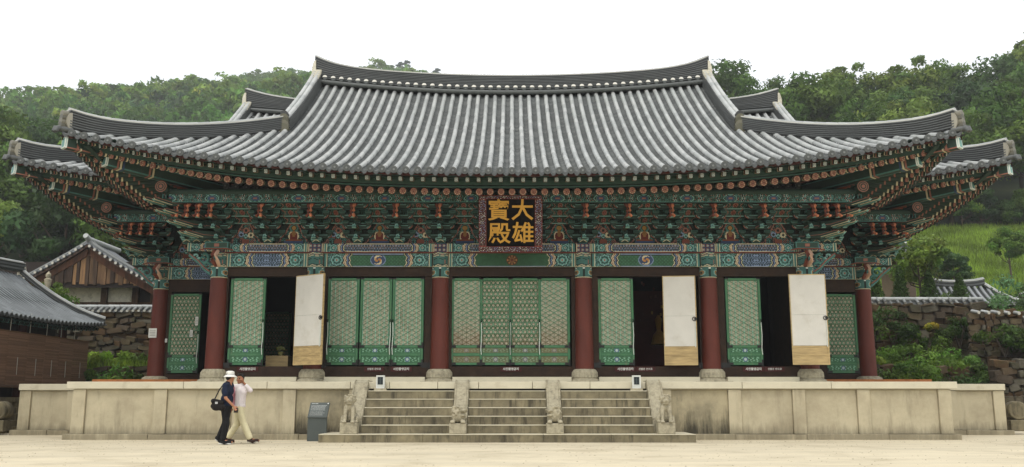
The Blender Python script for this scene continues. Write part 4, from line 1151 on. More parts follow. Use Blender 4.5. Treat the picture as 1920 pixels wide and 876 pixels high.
# bay 4
leaf(wx(1151), DY, Z0, 'star', cord=1); openback(1239, 1301, 27.0, 26.9)
# bay 5
leaf(wx(1389), DY, Z0, 'star', cord=1); openback(1476, 1545, 26.6, 26.55)
# wings
leaf(-10.62, YR-.10, 1.88, 'hex', w=LW, rz=-.1, cord=1, sc=1.0); leaf(10.70, YR-.02, 1.88, 'hex', w=LW)

# frames and walls round the doors
def frame(x0, x1, y, z0, z1, doors):
    """sill, lintel and posts of one bay; doors = clear openings"""
    b = MB(); e = (.012, lin('#231915')); c = lin('#3d2a22')
    b.box(x0, y-.06, z0-.32, x1, y+.14, z0-.02, c, e); b.build('door_sill', M['frame'], hall)
    b = MB(); b.box(x0, y-.05, z1, x1, y+.14, 4.93, c, e); b.build('lintel', M['frame'], hall)
    b = MB(); b.box(x0, y-.08, z1-.005, x1, y-.045, z1+.04, lin('#5a4a38')); b.build('lintel_lath', M['frame'], hall)
    xs_ = [x0] + [q for d_ in doors for q in d_] + [x1]
    for k in range(0, len(xs_), 2):
        if xs_[k+1]-xs_[k] > .02: b = MB(); b.box(xs_[k], y-.045, z0-.02, xs_[k+1], y+.12, z1, c, e); b.build('door_post', M['frame'], hall)
bays = [[(-8.47, -6.30)], [(-5.60, -2.58)], [(-1.80, 1.75)], [(2.60, 5.68-.08)], [(6.00, 8.45)]]
bays = [[(wx(426), wx(567))], [(wx(612), wx(794))], [(wx(845), wx(1068))], [(wx(1118), wx(1306))], [(wx(1354), wx(1492))]]
for k in range(5): frame(CX[k]+.2, CX[k+1]-.2, DY, Z0, 4.66, bays[k])
frame(-11.3, -8.75, YR, 1.9, 4.53, [(-11.14, -9.85)]); frame(8.75, 11.3, YR, 1.9, 4.53, [(10.18, 11.22)])
# black iron fittings on the posts
for x in (wx(426), wx(567), wx(603), wx(800), wx(1112), wx(1312), wx(1350)):
    b = MB(); b.box(x-.16, DY-.075, Z0-.06, x+.16, DY-.066, Z0+.09); b.build('iron_strap', M['iron'], hall)
# stone ledge under the sills
for k in range(5):
    b = MB(); b.box(CX[k]+.40, YF-.28, FL, CX[k+1]-.40, YF+.3, FL+.17); b.build('ledge_stone', M['coping'], hall)
# interior
b = MB()
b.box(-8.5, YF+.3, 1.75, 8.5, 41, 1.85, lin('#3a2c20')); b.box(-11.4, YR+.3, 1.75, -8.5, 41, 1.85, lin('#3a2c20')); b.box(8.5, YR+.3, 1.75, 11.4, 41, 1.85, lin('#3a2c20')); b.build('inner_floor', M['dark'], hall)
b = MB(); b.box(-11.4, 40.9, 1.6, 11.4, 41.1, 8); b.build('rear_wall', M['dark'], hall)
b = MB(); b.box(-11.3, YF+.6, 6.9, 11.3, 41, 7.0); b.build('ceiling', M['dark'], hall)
for px in (533, 548):   # lattice doors at the far side, glimpsed through the doorway
    pass
o = leaf(-9.1*1.0, 36, 1.85, 'hex', w=LW); o2 = leaf(10.35, 33, 1.85, 'star', w=LW, rz=.5)
b = MB()
# small unlit ornaments deep inside, coloured to give the faint red-gold glow
for k in range(26):
    a = hash01(k, 3); c_ = hash01(k, 7); x = 4.6+1.3*a; z = 2.6+2.6*c_
    b.box(x-.03, 33.0+a, z-.05, x+.03, 33.06+a, z+.05, [P['gold'] if 'gold' in P else lin('#b98a3a'), P['orange'], P['red']][k % 3])
b.box(4.0, 33.4, 1.9, 6.6, 34.2, 2.8, P['red']); b.box(4.4, 33.9, 2.8, 6.2, 34.3, 5.0, P['red'])
al = thing('altar', 'dim red and gilt altar deep inside behind the fourth doorway', 'altar', (5.3, 33.6, 1.85)); b.build('canopy', M['plain'], al)
b = MB(); b.tube([(5.25, 33.2, 3.0), (5.25, 33.2, 3.35), (5.25, 33.2, 3.5), (5.25, 33.2, 3.9), (5.25, 33.2, 4.05)], [.3, .2, .08, .13, .03], 12, lin('#c99a3f')); b.build('gilded_statue', M['gold'], al)

# ---- small writing plates on the sills
PL = text_mesh('사진촬영금지', .085, .002, .002); PL2 = text_mesh('신발은 안으로', .07, .002, .001)
def sill_plate(px, two=0, z=Z0-.10, y=DY-.067):
    x = wx(px); t = 'dark red writing plate ' + two_lab[px]
    b = MB(); w_ = .62 if not two else .58; b.box(-w_/2, -.012, -.07, w_/2, 0, .07, lin('#3b1512')); me = b.mesh('sill_plate')
    o = link('sill_plate', me, M['plain'], None, (x, y, z)); tag(o, t, 'notice', 'small writing plates along the door sills')
    q = link('writing', PL if not two else PL2, M['white'], o, (0, -.015, 0)); q.rotation_euler = (PI/2, 0, 0)
two_lab = {470: 'under the first green door beside the left corner column', 478: 'lowest, behind the walking men', 703: 'under the middle door of the second bay', 753: 'under the right door of the second bay', 955: 'centred under the two middle doors', 982: 'right under the third door of the middle bay',
           1166: 'under the green door of the fourth bay', 1195: 'under the open doorway of the fourth bay', 1402: 'under the green door of the fifth bay', 1428: 'under the open doorway of the fifth bay'}
for px, two in ((470, 0), (703, 1), (753, 0), (955, 0), (1166, 0), (1203, 1), (1402, 0), (1441, 1)):
    two_lab.setdefault(px, {1203: 'under the open doorway of the fourth bay', 1441: 'under the open doorway of the fifth bay'}.get(px, ''))
    sill_plate(px, two)

# ---- name board
board = thing('name_board', 'black hanging name board with four gold characters and red floral frame under the eave', 'sign', (-.04, 26.2, 5.22), 0)
board.rotation_euler = (math.radians(17), 0, 0); board.scale = (1.05, 1, 1.03)
b = MB(); b.box(-.66, -.03, .16, .66, .03, 1.48, lin('#0b0908')); link('panel', b.mesh('panel'), M['lacquer'], board)
def flor(U, V, W, H):
    C = np.tile(np.array(lin('#45190f')), (len(U), 1)); s_ = np.sin(U*45+np.sin(V*38)*2.2)*np.sin(V*48+np.sin(U*33)*2.2)
    mixc(C, s_ > .55, P['white']); mixc(C, (s_ > .7), P['green']); mixc(C, s_ < -.6, P['lblue']); mixc(C, s_ < -.8, P['blue'])
    e = np.minimum(np.minimum(U, W-U), np.minimum(V, H-V)); mixc(C, e < .018, lin('#6d2a20')); return C
for k, (x0, z0, x1, z1) in enumerate(((-.86, 0, .86, .16), (-.84, 1.48, .84, 1.58), (-.86, .16, -.66, 1.48), (.66, .16, .86, 1.48))):
    b = MB(); b.box(x0, -.06, z0, x1, .03, z1, lin('#45190f')); o = link('frame_rail', b.mesh('frame_rail'), M['plain'], board)
    me = painted_panel(x0, x1, z0, z1, flor, .012); link('floral_painting', me, M['plain'], o, (0, -.064, 0))
for ch, x, z in (('大', .32, 1.14), ('雄', .34, .50), ('寶', -.32, 1.13), ('殿', -.30, .49)):
    me = text_mesh(ch, .62, .006, .008); o = link('gold_character', me, M['gold'], board, (x, -.037, z)); o.rotation_euler = (PI/2, 0, 0); o['label'] = 'gold character ' + ch
for x in (-.5, .5): b = MB(); b.tube([(x, .02, 1.5), (x, .25, 1.8)], .02, 6); link('iron_hook', b.mesh('iron_hook'), M['iron'], board)

# ---- orange deck boards beside the wings
for sg in (-1, 1):
    b = MB(); a, c_ = sorted((sg*8.9, sg*13.2)); b.box(a, YR-.75, FL+.01, c_, YR-.3, FL+.155, lin('#a5683a')); o = b.build('wooden_deck', M['deckwood'])
    tag(o, 'low orange wooden deck along the foot of the recessed %s wing wall' % ('left' if sg < 0 else 'right'), 'deck')
# papers on the left rear column and door
for nm, x, y, z, w_, h_, lab in (('notice', -11.58, YR-.29, 3.02, .26, .30, 'white paper notice taped on the far left red column'), ('notice', -10.2, YR-.24, 3.42, .1, .28, 'narrow white strip stuck high on the left wing door edge'), ('notice', -10.36, YR-.22, 3.05, .1, .22, 'small white card in the middle of the left wing door'), ('notice', -11.2, YR-.1, 2.88, .07, .12, 'tiny white sticker on the brown post by the left wing door')):
    b = MB(); b.box(-w_/2, -.004, 0, w_/2, .004, h_, lin('#c9c9c2')); 
    for q in range(4): b.box(-w_/2*.75, -.006, h_*(.2+.17*q), w_/2*.7, -.0045, h_*(.2+.17*q)+h_*.05, lin('#777770'))
    o = link(nm, b.mesh(nm), M['plain'], None, (x, y, z)); tag(o, lab, 'notice')
# ------------------------------------------------------------------ stone terrace
ter = thing('stone_terrace', 'long cream granite terrace with panelled front carrying the temple hall', 'terrace', (0, 26, 0))
def sbox(name, mat, parent, x0, y0, z0, x1, y1, z1, bev=.008, col=(.5, .5, .5)):
    b = MB(); b.box(x0, y0, z0, x1, y1, z1, col); o = b.build(name, M[mat], parent)
    if bev:
        m = o.modifiers.new('bevel', 'BEVEL'); m.width = bev; m.segments = 2
    return o
YT = 25.3; YW = 28.75
def face(x0, x1, y, pil, joints, zt=FL):
    e = 0
    for a, b in zip(joints[:-1], joints[1:]):
        sbox('coping_stone', 'coping', ter, a+.006, y-.05-.004*(e % 2), zt-.19, b-.006, y+.7, zt, .012); e += 1
    for a in pil: sbox('pilaster', 'granite', ter, a-.17, y, .15, a+.17, y+.4, zt-.205)
    edges = sorted(pil)
    for a, b in zip(edges[:-1], edges[1:]): sbox('stone_panel', 'mouldy' if abs(a+b) < 10.4 else 'granite', ter, a+.178, y+.07, .15, b-.178, y+.4, zt-.22, .004)
    sbox('cornice_strip', 'granite', ter, x0+.03, y+.03, zt-.215, x1-.03, y+.4, zt-.195, .0)
    js = [x0-.12] + [x0 + (x1-x0)*k/4 + .3*hash01(k, x0) for k in range(1, 4)] + [x1+.12]
    for k, (a, b) in enumerate(zip(js[:-1], js[1:])): sbox('plinth_stone', 'granite', ter, a+.005, y-.14+.01*(k % 2), -.1, b-.005, y+.3, .15-.01*(k % 2), .01)
face(-11.85, -4.0, YT, [-11.66, -9.47, -7.73, -6.0, -4.22], [-12.0, -8.85, -6.6, -4.35, -3.9])
face(3.8, 11.85, YT, [4.12, 6.0, 7.73, 9.47, 11.66], [3.6, 6.2, 8.6, 12.0])
for sg in (-1, 1):
    a, b = sorted((sg*12.0, sg*15.1)); face(a, b, YW, [sg*13.45, sg*14.9], [a, b])
    a, b = sorted((sg*11.85, sg*13.3)); sbox('stone_panel', 'granite', ter, a, YW+.07, .15, b, YW+.4, FL-.22, .004)
    a, b = sorted((sg*11.5, sg*11.85)); sbox('return_wall', 'granite', ter, a, YT+.1, .1, b, YW+.1, FL-.2, 0)
    a, b = sorted((sg*14.7, sg*15.05)); sbox('return_wall', 'granite', ter, a, YW+.1, .1, b, 42, FL-.2, 0)
    a, b = sorted((sg*14.4, sg*15.15)); sbox('return_coping', 'coping', ter, a, YW+.7, FL-.19, b, 42, FL, .01)
for a, b in ((-3.9, -3.3), (-3.3, -2.0), (-2.0, -.9), (-.9, .55), (.55, 2.1), (2.1, 3.6)): sbox('coping_stone', 'coping', ter, a+.006, YT-.06, FL-.19, b-.006, YT+.7, FL, .012)
sbox('terrace_floor', 'coping', ter, -11.8, YT+.7, FL-.1, 11.8, 42, FL-.004, 0)
sbox('terrace_floor', 'coping', ter, -14.5, YW+.7, FL-.1, -11.8, 42, FL-.008, 0); sbox('terrace_floor', 'coping', ter, 11.8, YW+.7, FL-.1, 14.5, 42, FL-.008, 0)

# ------------------------------------------------------------------ staircase
st = thing('stone_staircase', 'weathered granite staircase in three flights rising to the hall terrace', 'stairs', (-.12, 24.4, 0))
XC = -.12; flights = [(XC-3.72, XC-1.42), (XC-1.02, XC+1.02), (XC+1.42, XC+3.72)]
js = [XC-4.70, XC-2.1, XC+.9, XC+2.6, XC+4.70]
for k, (a, b) in enumerate(zip(js[:-1], js[1:])): sbox('base_slab', 'oldstone', st, a+.004, 23.55, -.1, b-.004, 25.2, .185, .004); sbox('worn_lit_tread', 'coping', st, a+.004, 23.54, .185, b-.004, 25.2, .205, .008)
for f, (a, b) in enumerate(flights):
    for k in range(5):
        z1 = .205+.217*(k+1); y0 = 24.0+.25*k
        cut = a + (b-a)*(.35+.4*hash01(k, f))
        parts_ = [(a, cut), (cut, b)] if (f*2 + k) % 4 == 1 else [(a, b)]
        for p0, p1 in parts_:
            o = sbox('step', 'oldstone', st, p0+.003, y0, z1-.24, p1-.003, 25.24, z1-.022, .004)
            sbox('worn_lit_tread', 'coping', o, p0+.003, y0-.012, z1-.022, p1-.003, 25.24, z1, .008)  # paler slab: foot-worn stone that also paints in the tread highlight
# sloped balustrade stones with curved tops
def ramp(xc, w_, y_bot, top_curve=True):
    prof = [(25.9, .15), (25.9, FL+.03), (25.35, FL+.03), (25.15, FL-.05), (25.0, FL-.2), (24.8, 1.05), (24.5, .78), (y_bot, .55), (y_bot, .15)]
    n = len(prof); b = MB(); vs = [(xc-w_/2, y, z) for y, z in prof] + [(xc+w_/2, y, z) for y, z in prof]
    b.add(vs, [tuple(range(n)), tuple(range(2*n-1, n-1, -1))]); b.add(vs, [(i, n+i, n+(i+1) % n, (i+1) % n) for i in range(n)])
    o = b.build('balustrade_stone', M['lionstone'], st); m = o.modifiers.new('bevel', 'BEVEL'); m.width = .03; m.segments = 2
    for sx in (-1, 1):
        b = MB(); 
        pts = [(xc+sx*(w_/2-.03), y, z+.012) for y, z in prof[2:8]]
        b.tube(pts, .022, 6); b.build('balustrade_lip', M['lionstone'], o)
ramp(XC-3.93, .4, 24.25); ramp(XC+3.93, .4, 24.25); ramp(XC-1.22, .38, 24.2); ramp(XC+1.22, .38, 24.2)

def finish_stone(me, name, parent, loc, rz=0):
    o = link(name, me, M['lionstone'], parent, loc, smooth=True); o.rotation_euler = (0, 0, rz); return o
# guardian lions
def seated_lion(sg):
    """faces -y; sits upright"""
    L = []
    L += [((0, .10, .16), (.19, .19, .17)), ((0, .04, .30), (.15, .14, .20)), ((0, -.03, .42), (.13, .12, .14))]
    for s in (-1, 1):
        L += [((s*.085, -.10, .40), (s*.10, -.17, .06), .055, .045), ((s*.10, -.19, .035), (.055, .075, .036)), ((s*.17, .05, .10), (.07, .16, .10)), ((s*.17, -.08, .035), (.055, .10, .036))]
        for q in (-1, 0, 1): L.append(((s*.10+q*.032, -.25, .025), (.018, .025, .022)))
    L += [((0, -.05, .60), (.135, .13, .125)), ((0, -.16, .565), (.085, .07, .06)), ((0, -.13, .50), (.085, .08, .035)), ((0, -.225, .585), (.035, .02, .02))]
    for s in (-1, 1): L += [((s*.06, -.165, .635), (.03, .025, .025)), ((s*.055, -.17, .665), (.04, .03, .018)), ((s*.12, -.03, .69), (.04, .03, .045))]
    rs = np.random.RandomState(4)
    for k in range(34):   # curls of the mane
        a = rs.uniform(-PI, PI); t = rs.uniform(-.5, 1); x = math.sin(a)*.135*math.sqrt(max(0, 1-t*t*.8)); y = -.03+math.cos(a)*.12; z = .60+t*.13
        if y < -.1 and abs(x) < .1 and z < .68: continue
        L.append(((x, y, z), (.032, .032, .03)))
    return organic(L, .0125, 2)
def crouch_lion(turn):
    L = [((0, .25, .12), (.17, .3, .13)), ((0, .0, .17), (.17, .16, .15))]
    for s in (-1, 1):
        L += [((s*.13, -.14, .045), (.065, .09, .05))]
        for q in (-1, 0, 1): L.append(((s*.13+q*.038, -.22, .035), (.022, .03, .03)))
    c, s_ = math.cos(turn), math.sin(turn)
    def rt(p): return (p[0]*c - p[1]*s_, p[0]*s_ + p[1]*c, p[2])
    H = [((0, -.02, .27), (.155, .14, .13)), ((0, -.17, .30), (.10, .10, .045)), ((0, -.15, .19), (.09, .09, .035)), ((0, -.26, .325), (.04, .03, .025))]
    for s in (-1, 1): H += [((s*.075, -.12, .355), (.04, .035, .03)), ((s*.08, -.10, .385), (.05, .04, .018)), ((s*.135, .03, .37), (.04, .04, .05))]
    rs = np.random.RandomState(8)
    for k in range(42):
        a = rs.uniform(.9, 2*PI-.9)-PI/2*0; t = rs.uniform(-.9, .9); H.append(((math.sin(a)*.16*math.sqrt(1-t*t*.6), .0-math.cos(a)*.15, .26+t*.14), (.036, .036, .032)))
    for q in range(3): H.append(((-.04+q*.04, -.235, .265), (.013, .013, .025)))
    L += [(rt(p[0]), p[1]) for p in H]
    return organic(L, .0125, 2)
for nm, me, x, y, bh, lab in (('lion_statue', seated_lion(-1), XC-3.98, 23.86, .28, 'seated stone lion with open snarling mouth left of the staircase'),
                              ('lion_statue', seated_lion(1), XC+4.0, 23.86, .28, 'seated stone lion upright on its block right of the staircase'),
                              ('lion_statue', crouch_lion(.9), XC-1.24, 23.84, .26, 'crouching stone lion head turned right, at foot of the left middle balustrade'),
                              ('lion_statue', crouch_lion(-.9), XC+1.2, 23.84, .26, 'crouching stone lion head turned left, at foot of the right middle balustrade')):
    t = thing(nm, lab, 'statue', (x, y, .205), 0, 'stone lions at the staircase')
    b = MB(); b.box(-.215, -.22, 0, .215, .28, bh); o = link('pedestal', b.mesh('pedestal'), M['lionstone'], t, (0, 0, 0)); m = o.modifiers.new('bevel', 'BEVEL'); m.width = .02; m.segments = 2
    finish_stone(me, 'carved_lion', t, (0, 0, bh-.01)).scale = (1.02, 1, .95 if 'seated' in lab else 1.08)

# small framed markers at the top of the stairs
for x, lab in ((-3.52, 'small white framed box with dark plate at the top left of the stairs'), (3.33, 'small white framed box with dark plate at the top right of the stairs')):
    t = thing('marker_box', lab, 'marker', (x, 25.0, 1.29), 0, 'small framed boxes on the stairs')
    t.location = (x, 25.1, 1.29)
    b = MB(); b.box(-.16, -.09, .0, .16, .10, .06); link('foot', b.mesh('foot'), M['lionstone'], t, (0, 0, 0))
    b = MB(); b.box(-.11, -.06, .06, .11, .06, .40, lin('#c3c6bf'), edge=(.01, lin('#e0e0da'))); link('box', b.mesh('box'), M['plain'], t, (0, 0, 0))
    b = MB(); b.box(-.07, -.068, .16, .07, -.06, .36, lin('#232a2c')); b.box(-.012, -.07, .18, .008, -.068, .34, lin('#46504f')); b.box(-.06, -.07, .28, .06, -.068, .29, lin('#46504f')); link('plate', b.mesh('plate'), M['plain'], t, (0, 0, 0))

# grey information sign
t = thing('information_sign', 'slanted dark grey metal information sign with white text in front of the terrace', 'sign', (-5.02, 24.35, 0))
b = MB(); b.box(-.245, -.03, 0, .245, .05, .62, lin('#565f5d')); o = link('post', b.mesh('post'), M['metal'], t)
b = MB(); m_ = MB()
vs = [(-.25, -.06, .60), (.25, -.06, .60), (.25, .10, .98), (-.25, .10, .98), (-.25, -.01, .58), (.25, -.01, .58), (.25, .15, .96), (-.25, .15, .96)]
for k in (2, 3, 6, 7): vs[k] = (vs[k][0]+.035, vs[k][1], vs[k][2])
b.add(vs, [(0, 1, 2, 3), (4, 7, 6, 5), (0, 4, 5, 1), (1, 5, 6, 2), (2, 6, 7, 3), (3, 7, 4, 0)], lin('#565f5d')); pan = link('slanted_plate', b.mesh('slanted_plate'), M['metal'], t)
b = MB()
def onplate(u, v, e=.004): return (-.25+.5*u+.035*v, -.06+.16*v-e*.9, .60+.38*v+e*.4)
rows = [(.9, .42, .035)] + [(.78-.075*k, .9-.1*hash01(k, 2), .02) for k in range(5)] + [(.36-.07*k, .88-.2*hash01(k, 5), .014) for k in range(4)]
for v, u1, hh in rows:
    u = .08
    while u < u1:
        u2 = min(u1, u+.03+.08*hash01(u*99, v)); b.add([onplate(u, v), onplate(u2, v), onplate(u2, v+hh), onplate(u, v+hh)], [(0, 1, 2, 3)], lin('#c4c8c4')); u = u2+.015
b.add([onplate(.9, .9), onplate(.96, .9), onplate(.96, .96), onplate(.9, .96)], [(0, 1, 2, 3)], lin('#e0e0dc')); link('writing', b.mesh('writing'), M['plain'], t)

# round drum stones at the ends
for x, y, lab in ((-15.75, 28.9, 'round drum stone on a block at the left end of the terrace'), (15.7, 29.3, 'round drum stone on a block at the right end of the terrace')):
    t = thing('drum_stone', lab, 'stone', (x, y, .1), .15 if x < 0 else -.25)
    b = MB(); b.box(-.25, -.2, 0, .25, .5, .34); o = link('block', b.mesh('block'), M['oldstone'], t); m = o.modifiers.new('bevel', 'BEVEL'); m.width = .03; m.segments = 2
    b = MB(); b.tube([(0, -.17, .62), (0, -.13, .62), (0, .42, .62), (0, .46, .62)], [.25, .29, .29, .25], 24); b.tube([(0, -.165, .62), (0, -.19, .62)], .16, 20); link('drum', b.mesh('drum'), M['oldstone'], t)
# left low steps and stone foot wall of the left hall
# ------------------------------------------------------------------ rubble walls
ROCKS = []
for k in range(7):
    rs = np.random.RandomState(60+k); b = MB()
    import itertools
    n = 10; vs = []; 
    me = bpy.data.meshes.new('stone'); bm_v = []
    ring = [(-.5, -.36), (-.36, -.5), (.38, -.5), (.5, -.38), (.5, .36), (.36, .5), (-.4, .5), (-.5, .38)]
    ring = [(a*rs.uniform(.86, 1.03), c_*rs.uniform(.84, 1.03)) for a, c_ in ring]; m_ = len(ring)
    tx, tz = rs.uniform(-.12, .12, 2)
    for (f, y) in ((.86, -.5), (.98, -.36), (1., .45)):
        vs += [(a*f, y + (a*tx+c_*tz if y < 0 else 0) + rs.uniform(-.035, .035), c_*f) for a, c_ in ring]
    b.add(vs, [tuple(range(m_))] + [(i+j*m_, i+(j+1)*m_, (i+1) % m_+(j+1)*m_, (i+1) % m_+j*m_) for j in range(2) for i in range(m_)], (.5, .5, .5), False)
    col = [lin('#4c4538'), lin('#5b4d3b'), lin('#3f3a2d'), lin('#665a45'), lin('#4a4034'), lin('#57442f'), lin('#5c574a')][k]
    b.c = [col]*len(b.c); me = b.mesh('stone'); me.materials.append(M['rock']); ROCKS.append(me)
def rubble_wall(name, label, ax, ay, bx, by, z0, z1, sw, sh, seed, thick=.6, skip=None, tall_big=None, maxn=280):
    rs = np.random.RandomState(seed); L = math.hypot(bx-ax, by-ay); ang = math.atan2(by-ay, bx-ax)
    t = thing(name, label, 'wall', (ax, ay, z0), ang)
    b = MB(); b.box(0, .12, -.5, L, thick, z1-z0-.02); link('earth_core', b.mesh('earth_core'), M['earth'], t)
    z = 0; cnt = 0
    while z < z1-z0-.05:
        h = sh*rs.uniform(.75, 1.3); h = min(h, z1-z0-z+.03); x = -.1
        while x < L:
            w_ = sw*rs.uniform(.45, 1.8)
            if cnt < maxn and not (skip and skip(x, z)):
                hh = h*rs.uniform(.8, 1.25)
                o = link('stone', ROCKS[rs.randint(7)], None, t, (x+w_/2, .12+rs.uniform(-.09, .05), z+h/2+rs.uniform(-.35, .35)*h))
                o.scale = (w_*1.03, .5, hh*1.04); o.rotation_euler = (rs.uniform(-.12, .12), rs.uniform(-.22, .22), rs.uniform(-.12, .12)); cnt += 1
            x += w_
        z += h
    return t, L
def tile_cap(t, L, z, w_=.5, seed=0, step=.26, endc=lin('#aaa89c')):
    """little tiled roof along the top of a wall"""
    b = MB()
    for k in range(int(L/step)):
        x = (k+.5)*step; j = (hash01(k, seed)-.5)*(.05 if seed < 3 else .14)
        for sy in (-1, 1):
            b.tube([(x, .3, z+.2+j), (x, .3+sy*w_*.95, z-.02+j)], .07, 6, [lin('#5d605e'), lin('#737673'), lin('#52534f')][int(hash01(k, 2)*3)])
            if sy < 0: b.tube([(x, .3-w_*.95, z-.02+j), (x, .3-w_*.95-.02, z-.02+j)], .062, 7, endc)
    vs = [(0, .3-w_, z-.08), (L, .3-w_, z-.08), (L, .3, z+.16), (0, .3, z+.16), (L, .3+w_, z-.08), (0, .3+w_, z-.08)]
    b.add(vs, [(0, 1, 2, 3), (3, 2, 4, 5)], PT[1])
    link('tile_cap', b.mesh('tile_cap'), M['tile'], t)
    b = MB(); n = max(2, int(L/.5))
    for k in range(n): b.tube([(L*k/n, .3, z+.22), (L*(k+1.02)/n, .3, z+.22)], [.1, .09], 7, GT[k % 4])
    link('cap_ridge', b.mesh('cap_ridge'), M['tile'], t)
# left: upper wall with tile cap, lower ledge wall
t, L = rubble_wall('stone_wall', 'rubble wall with small tiled cap below the wooden gabled building', -22, 42.1, -13, 42.1, 2.2, 5.0, .5, .27, 1); tile_cap(t, L, 2.85)
t, L = rubble_wall('retaining_wall', 'low dark rubble wall half hidden by shrubs left of the hall', -19, 38.3, -12, 38.3, 0, 2.3, .6, .36, 2)
# right: lower ledge wall, long capped wall, broken wall, block wall by the drum stone
t, L = rubble_wall('retaining_wall', 'low mossy rubble wall under green shrubs right of the hall', 12.5, 38.3, 19.4, 38.3, 0, 2.35, .62, .36, 3)
t, L = rubble_wall('stone_wall', 'long rubble wall with a row of small grey cap tiles behind the right terrace', 13, 42.1, 21.6, 42.1, 2.2, 5.35, .55, .33, 4); tile_cap(t, L, 3.2, .3, 3, .3, lin('#77756a'))
t, L = rubble_wall('broken_wall', 'crumbling pale rubble wall with loose leaning cap tiles at the right', 19.6, 39.6, 23.2, 38.4, 2.0, 4.75, .34, .24, 5, maxn=260)
b = MB()
for k in range(9):
    x = .1+.38*k; z = 2.75-.02*k - (.22 if k > 4 else 0) ; b.tube([(x, .05, z+.05), (x+.2, -.35, z-.05)], .08, 6, GT[k % 4]); b.tube([(x+.2, -.35, z-.05), (x+.21, -.37, z-.055)], .07, 6, lin('#c9c6ba'))
link('loose_cap_tile', b.mesh('loose_cap_tile'), M['tile'], t)
t, L = rubble_wall('block_wall', 'low wall of small grey blocks beyond the right end of the terrace', 18.9, 36.6, 27, 36.0, 0, 2.6, .42, .27, 6)
t, L = rubble_wall('boulder_wall', 'rough boulder foot wall behind the right drum stone', 17.0, 33.6, 24, 33.6, 0, 1.2, .7, .5, 7)
t, L = rubble_wall('terrace_edge', 'broken line of grey stones across the upper grass slope', 30, 53.0, 44, 52.5, 6.0, 7.0, .8, .4, 8)

# ------------------------------------------------------------------ shrubs, weeds
def shrub(x, y, z, R, H, col, label, cat='shrub', nc=14, per=90, size=.11, name='shrub', seed=0, parent=None):
    rs = np.random.RandomState(seed+int(abs(x*13))); t = thing(name, label, cat, (x, y, z))
    if name == 'conifer':
        cen = []; rad = []
        for q in range(30):
            u = q/30; a = q*2.4; r_ = R*(1-u)*.7; cen.append([math.cos(a)*r_, math.sin(a)*r_, H*u+.1]); rad.append(R*(.6-.4*u))
        V, F, C = leaves(rs, np.array(cen), rad, 110, .06, [np.array(col)*rs.uniform(.7, 1.2) for _ in cen], 1.1)
    else: V, F, C = crown(rs, R, H, -.05, nc, per, size, col)
    link('foliage', npmesh('foliage', V, F, C), M['leaf'], t)
    mb = MB()
    for k in range(4): a = k*1.7; mb.tube([(0, 0, -.1), (math.cos(a)*R*.4, math.sin(a)*R*.4, H*.6)], [.04, .015], 5)
    link('stems', mb.mesh('stems'), M['bark'], t)
DG, MG, YG = lin('#3d5423'), lin('#567430'), lin('#86a440')
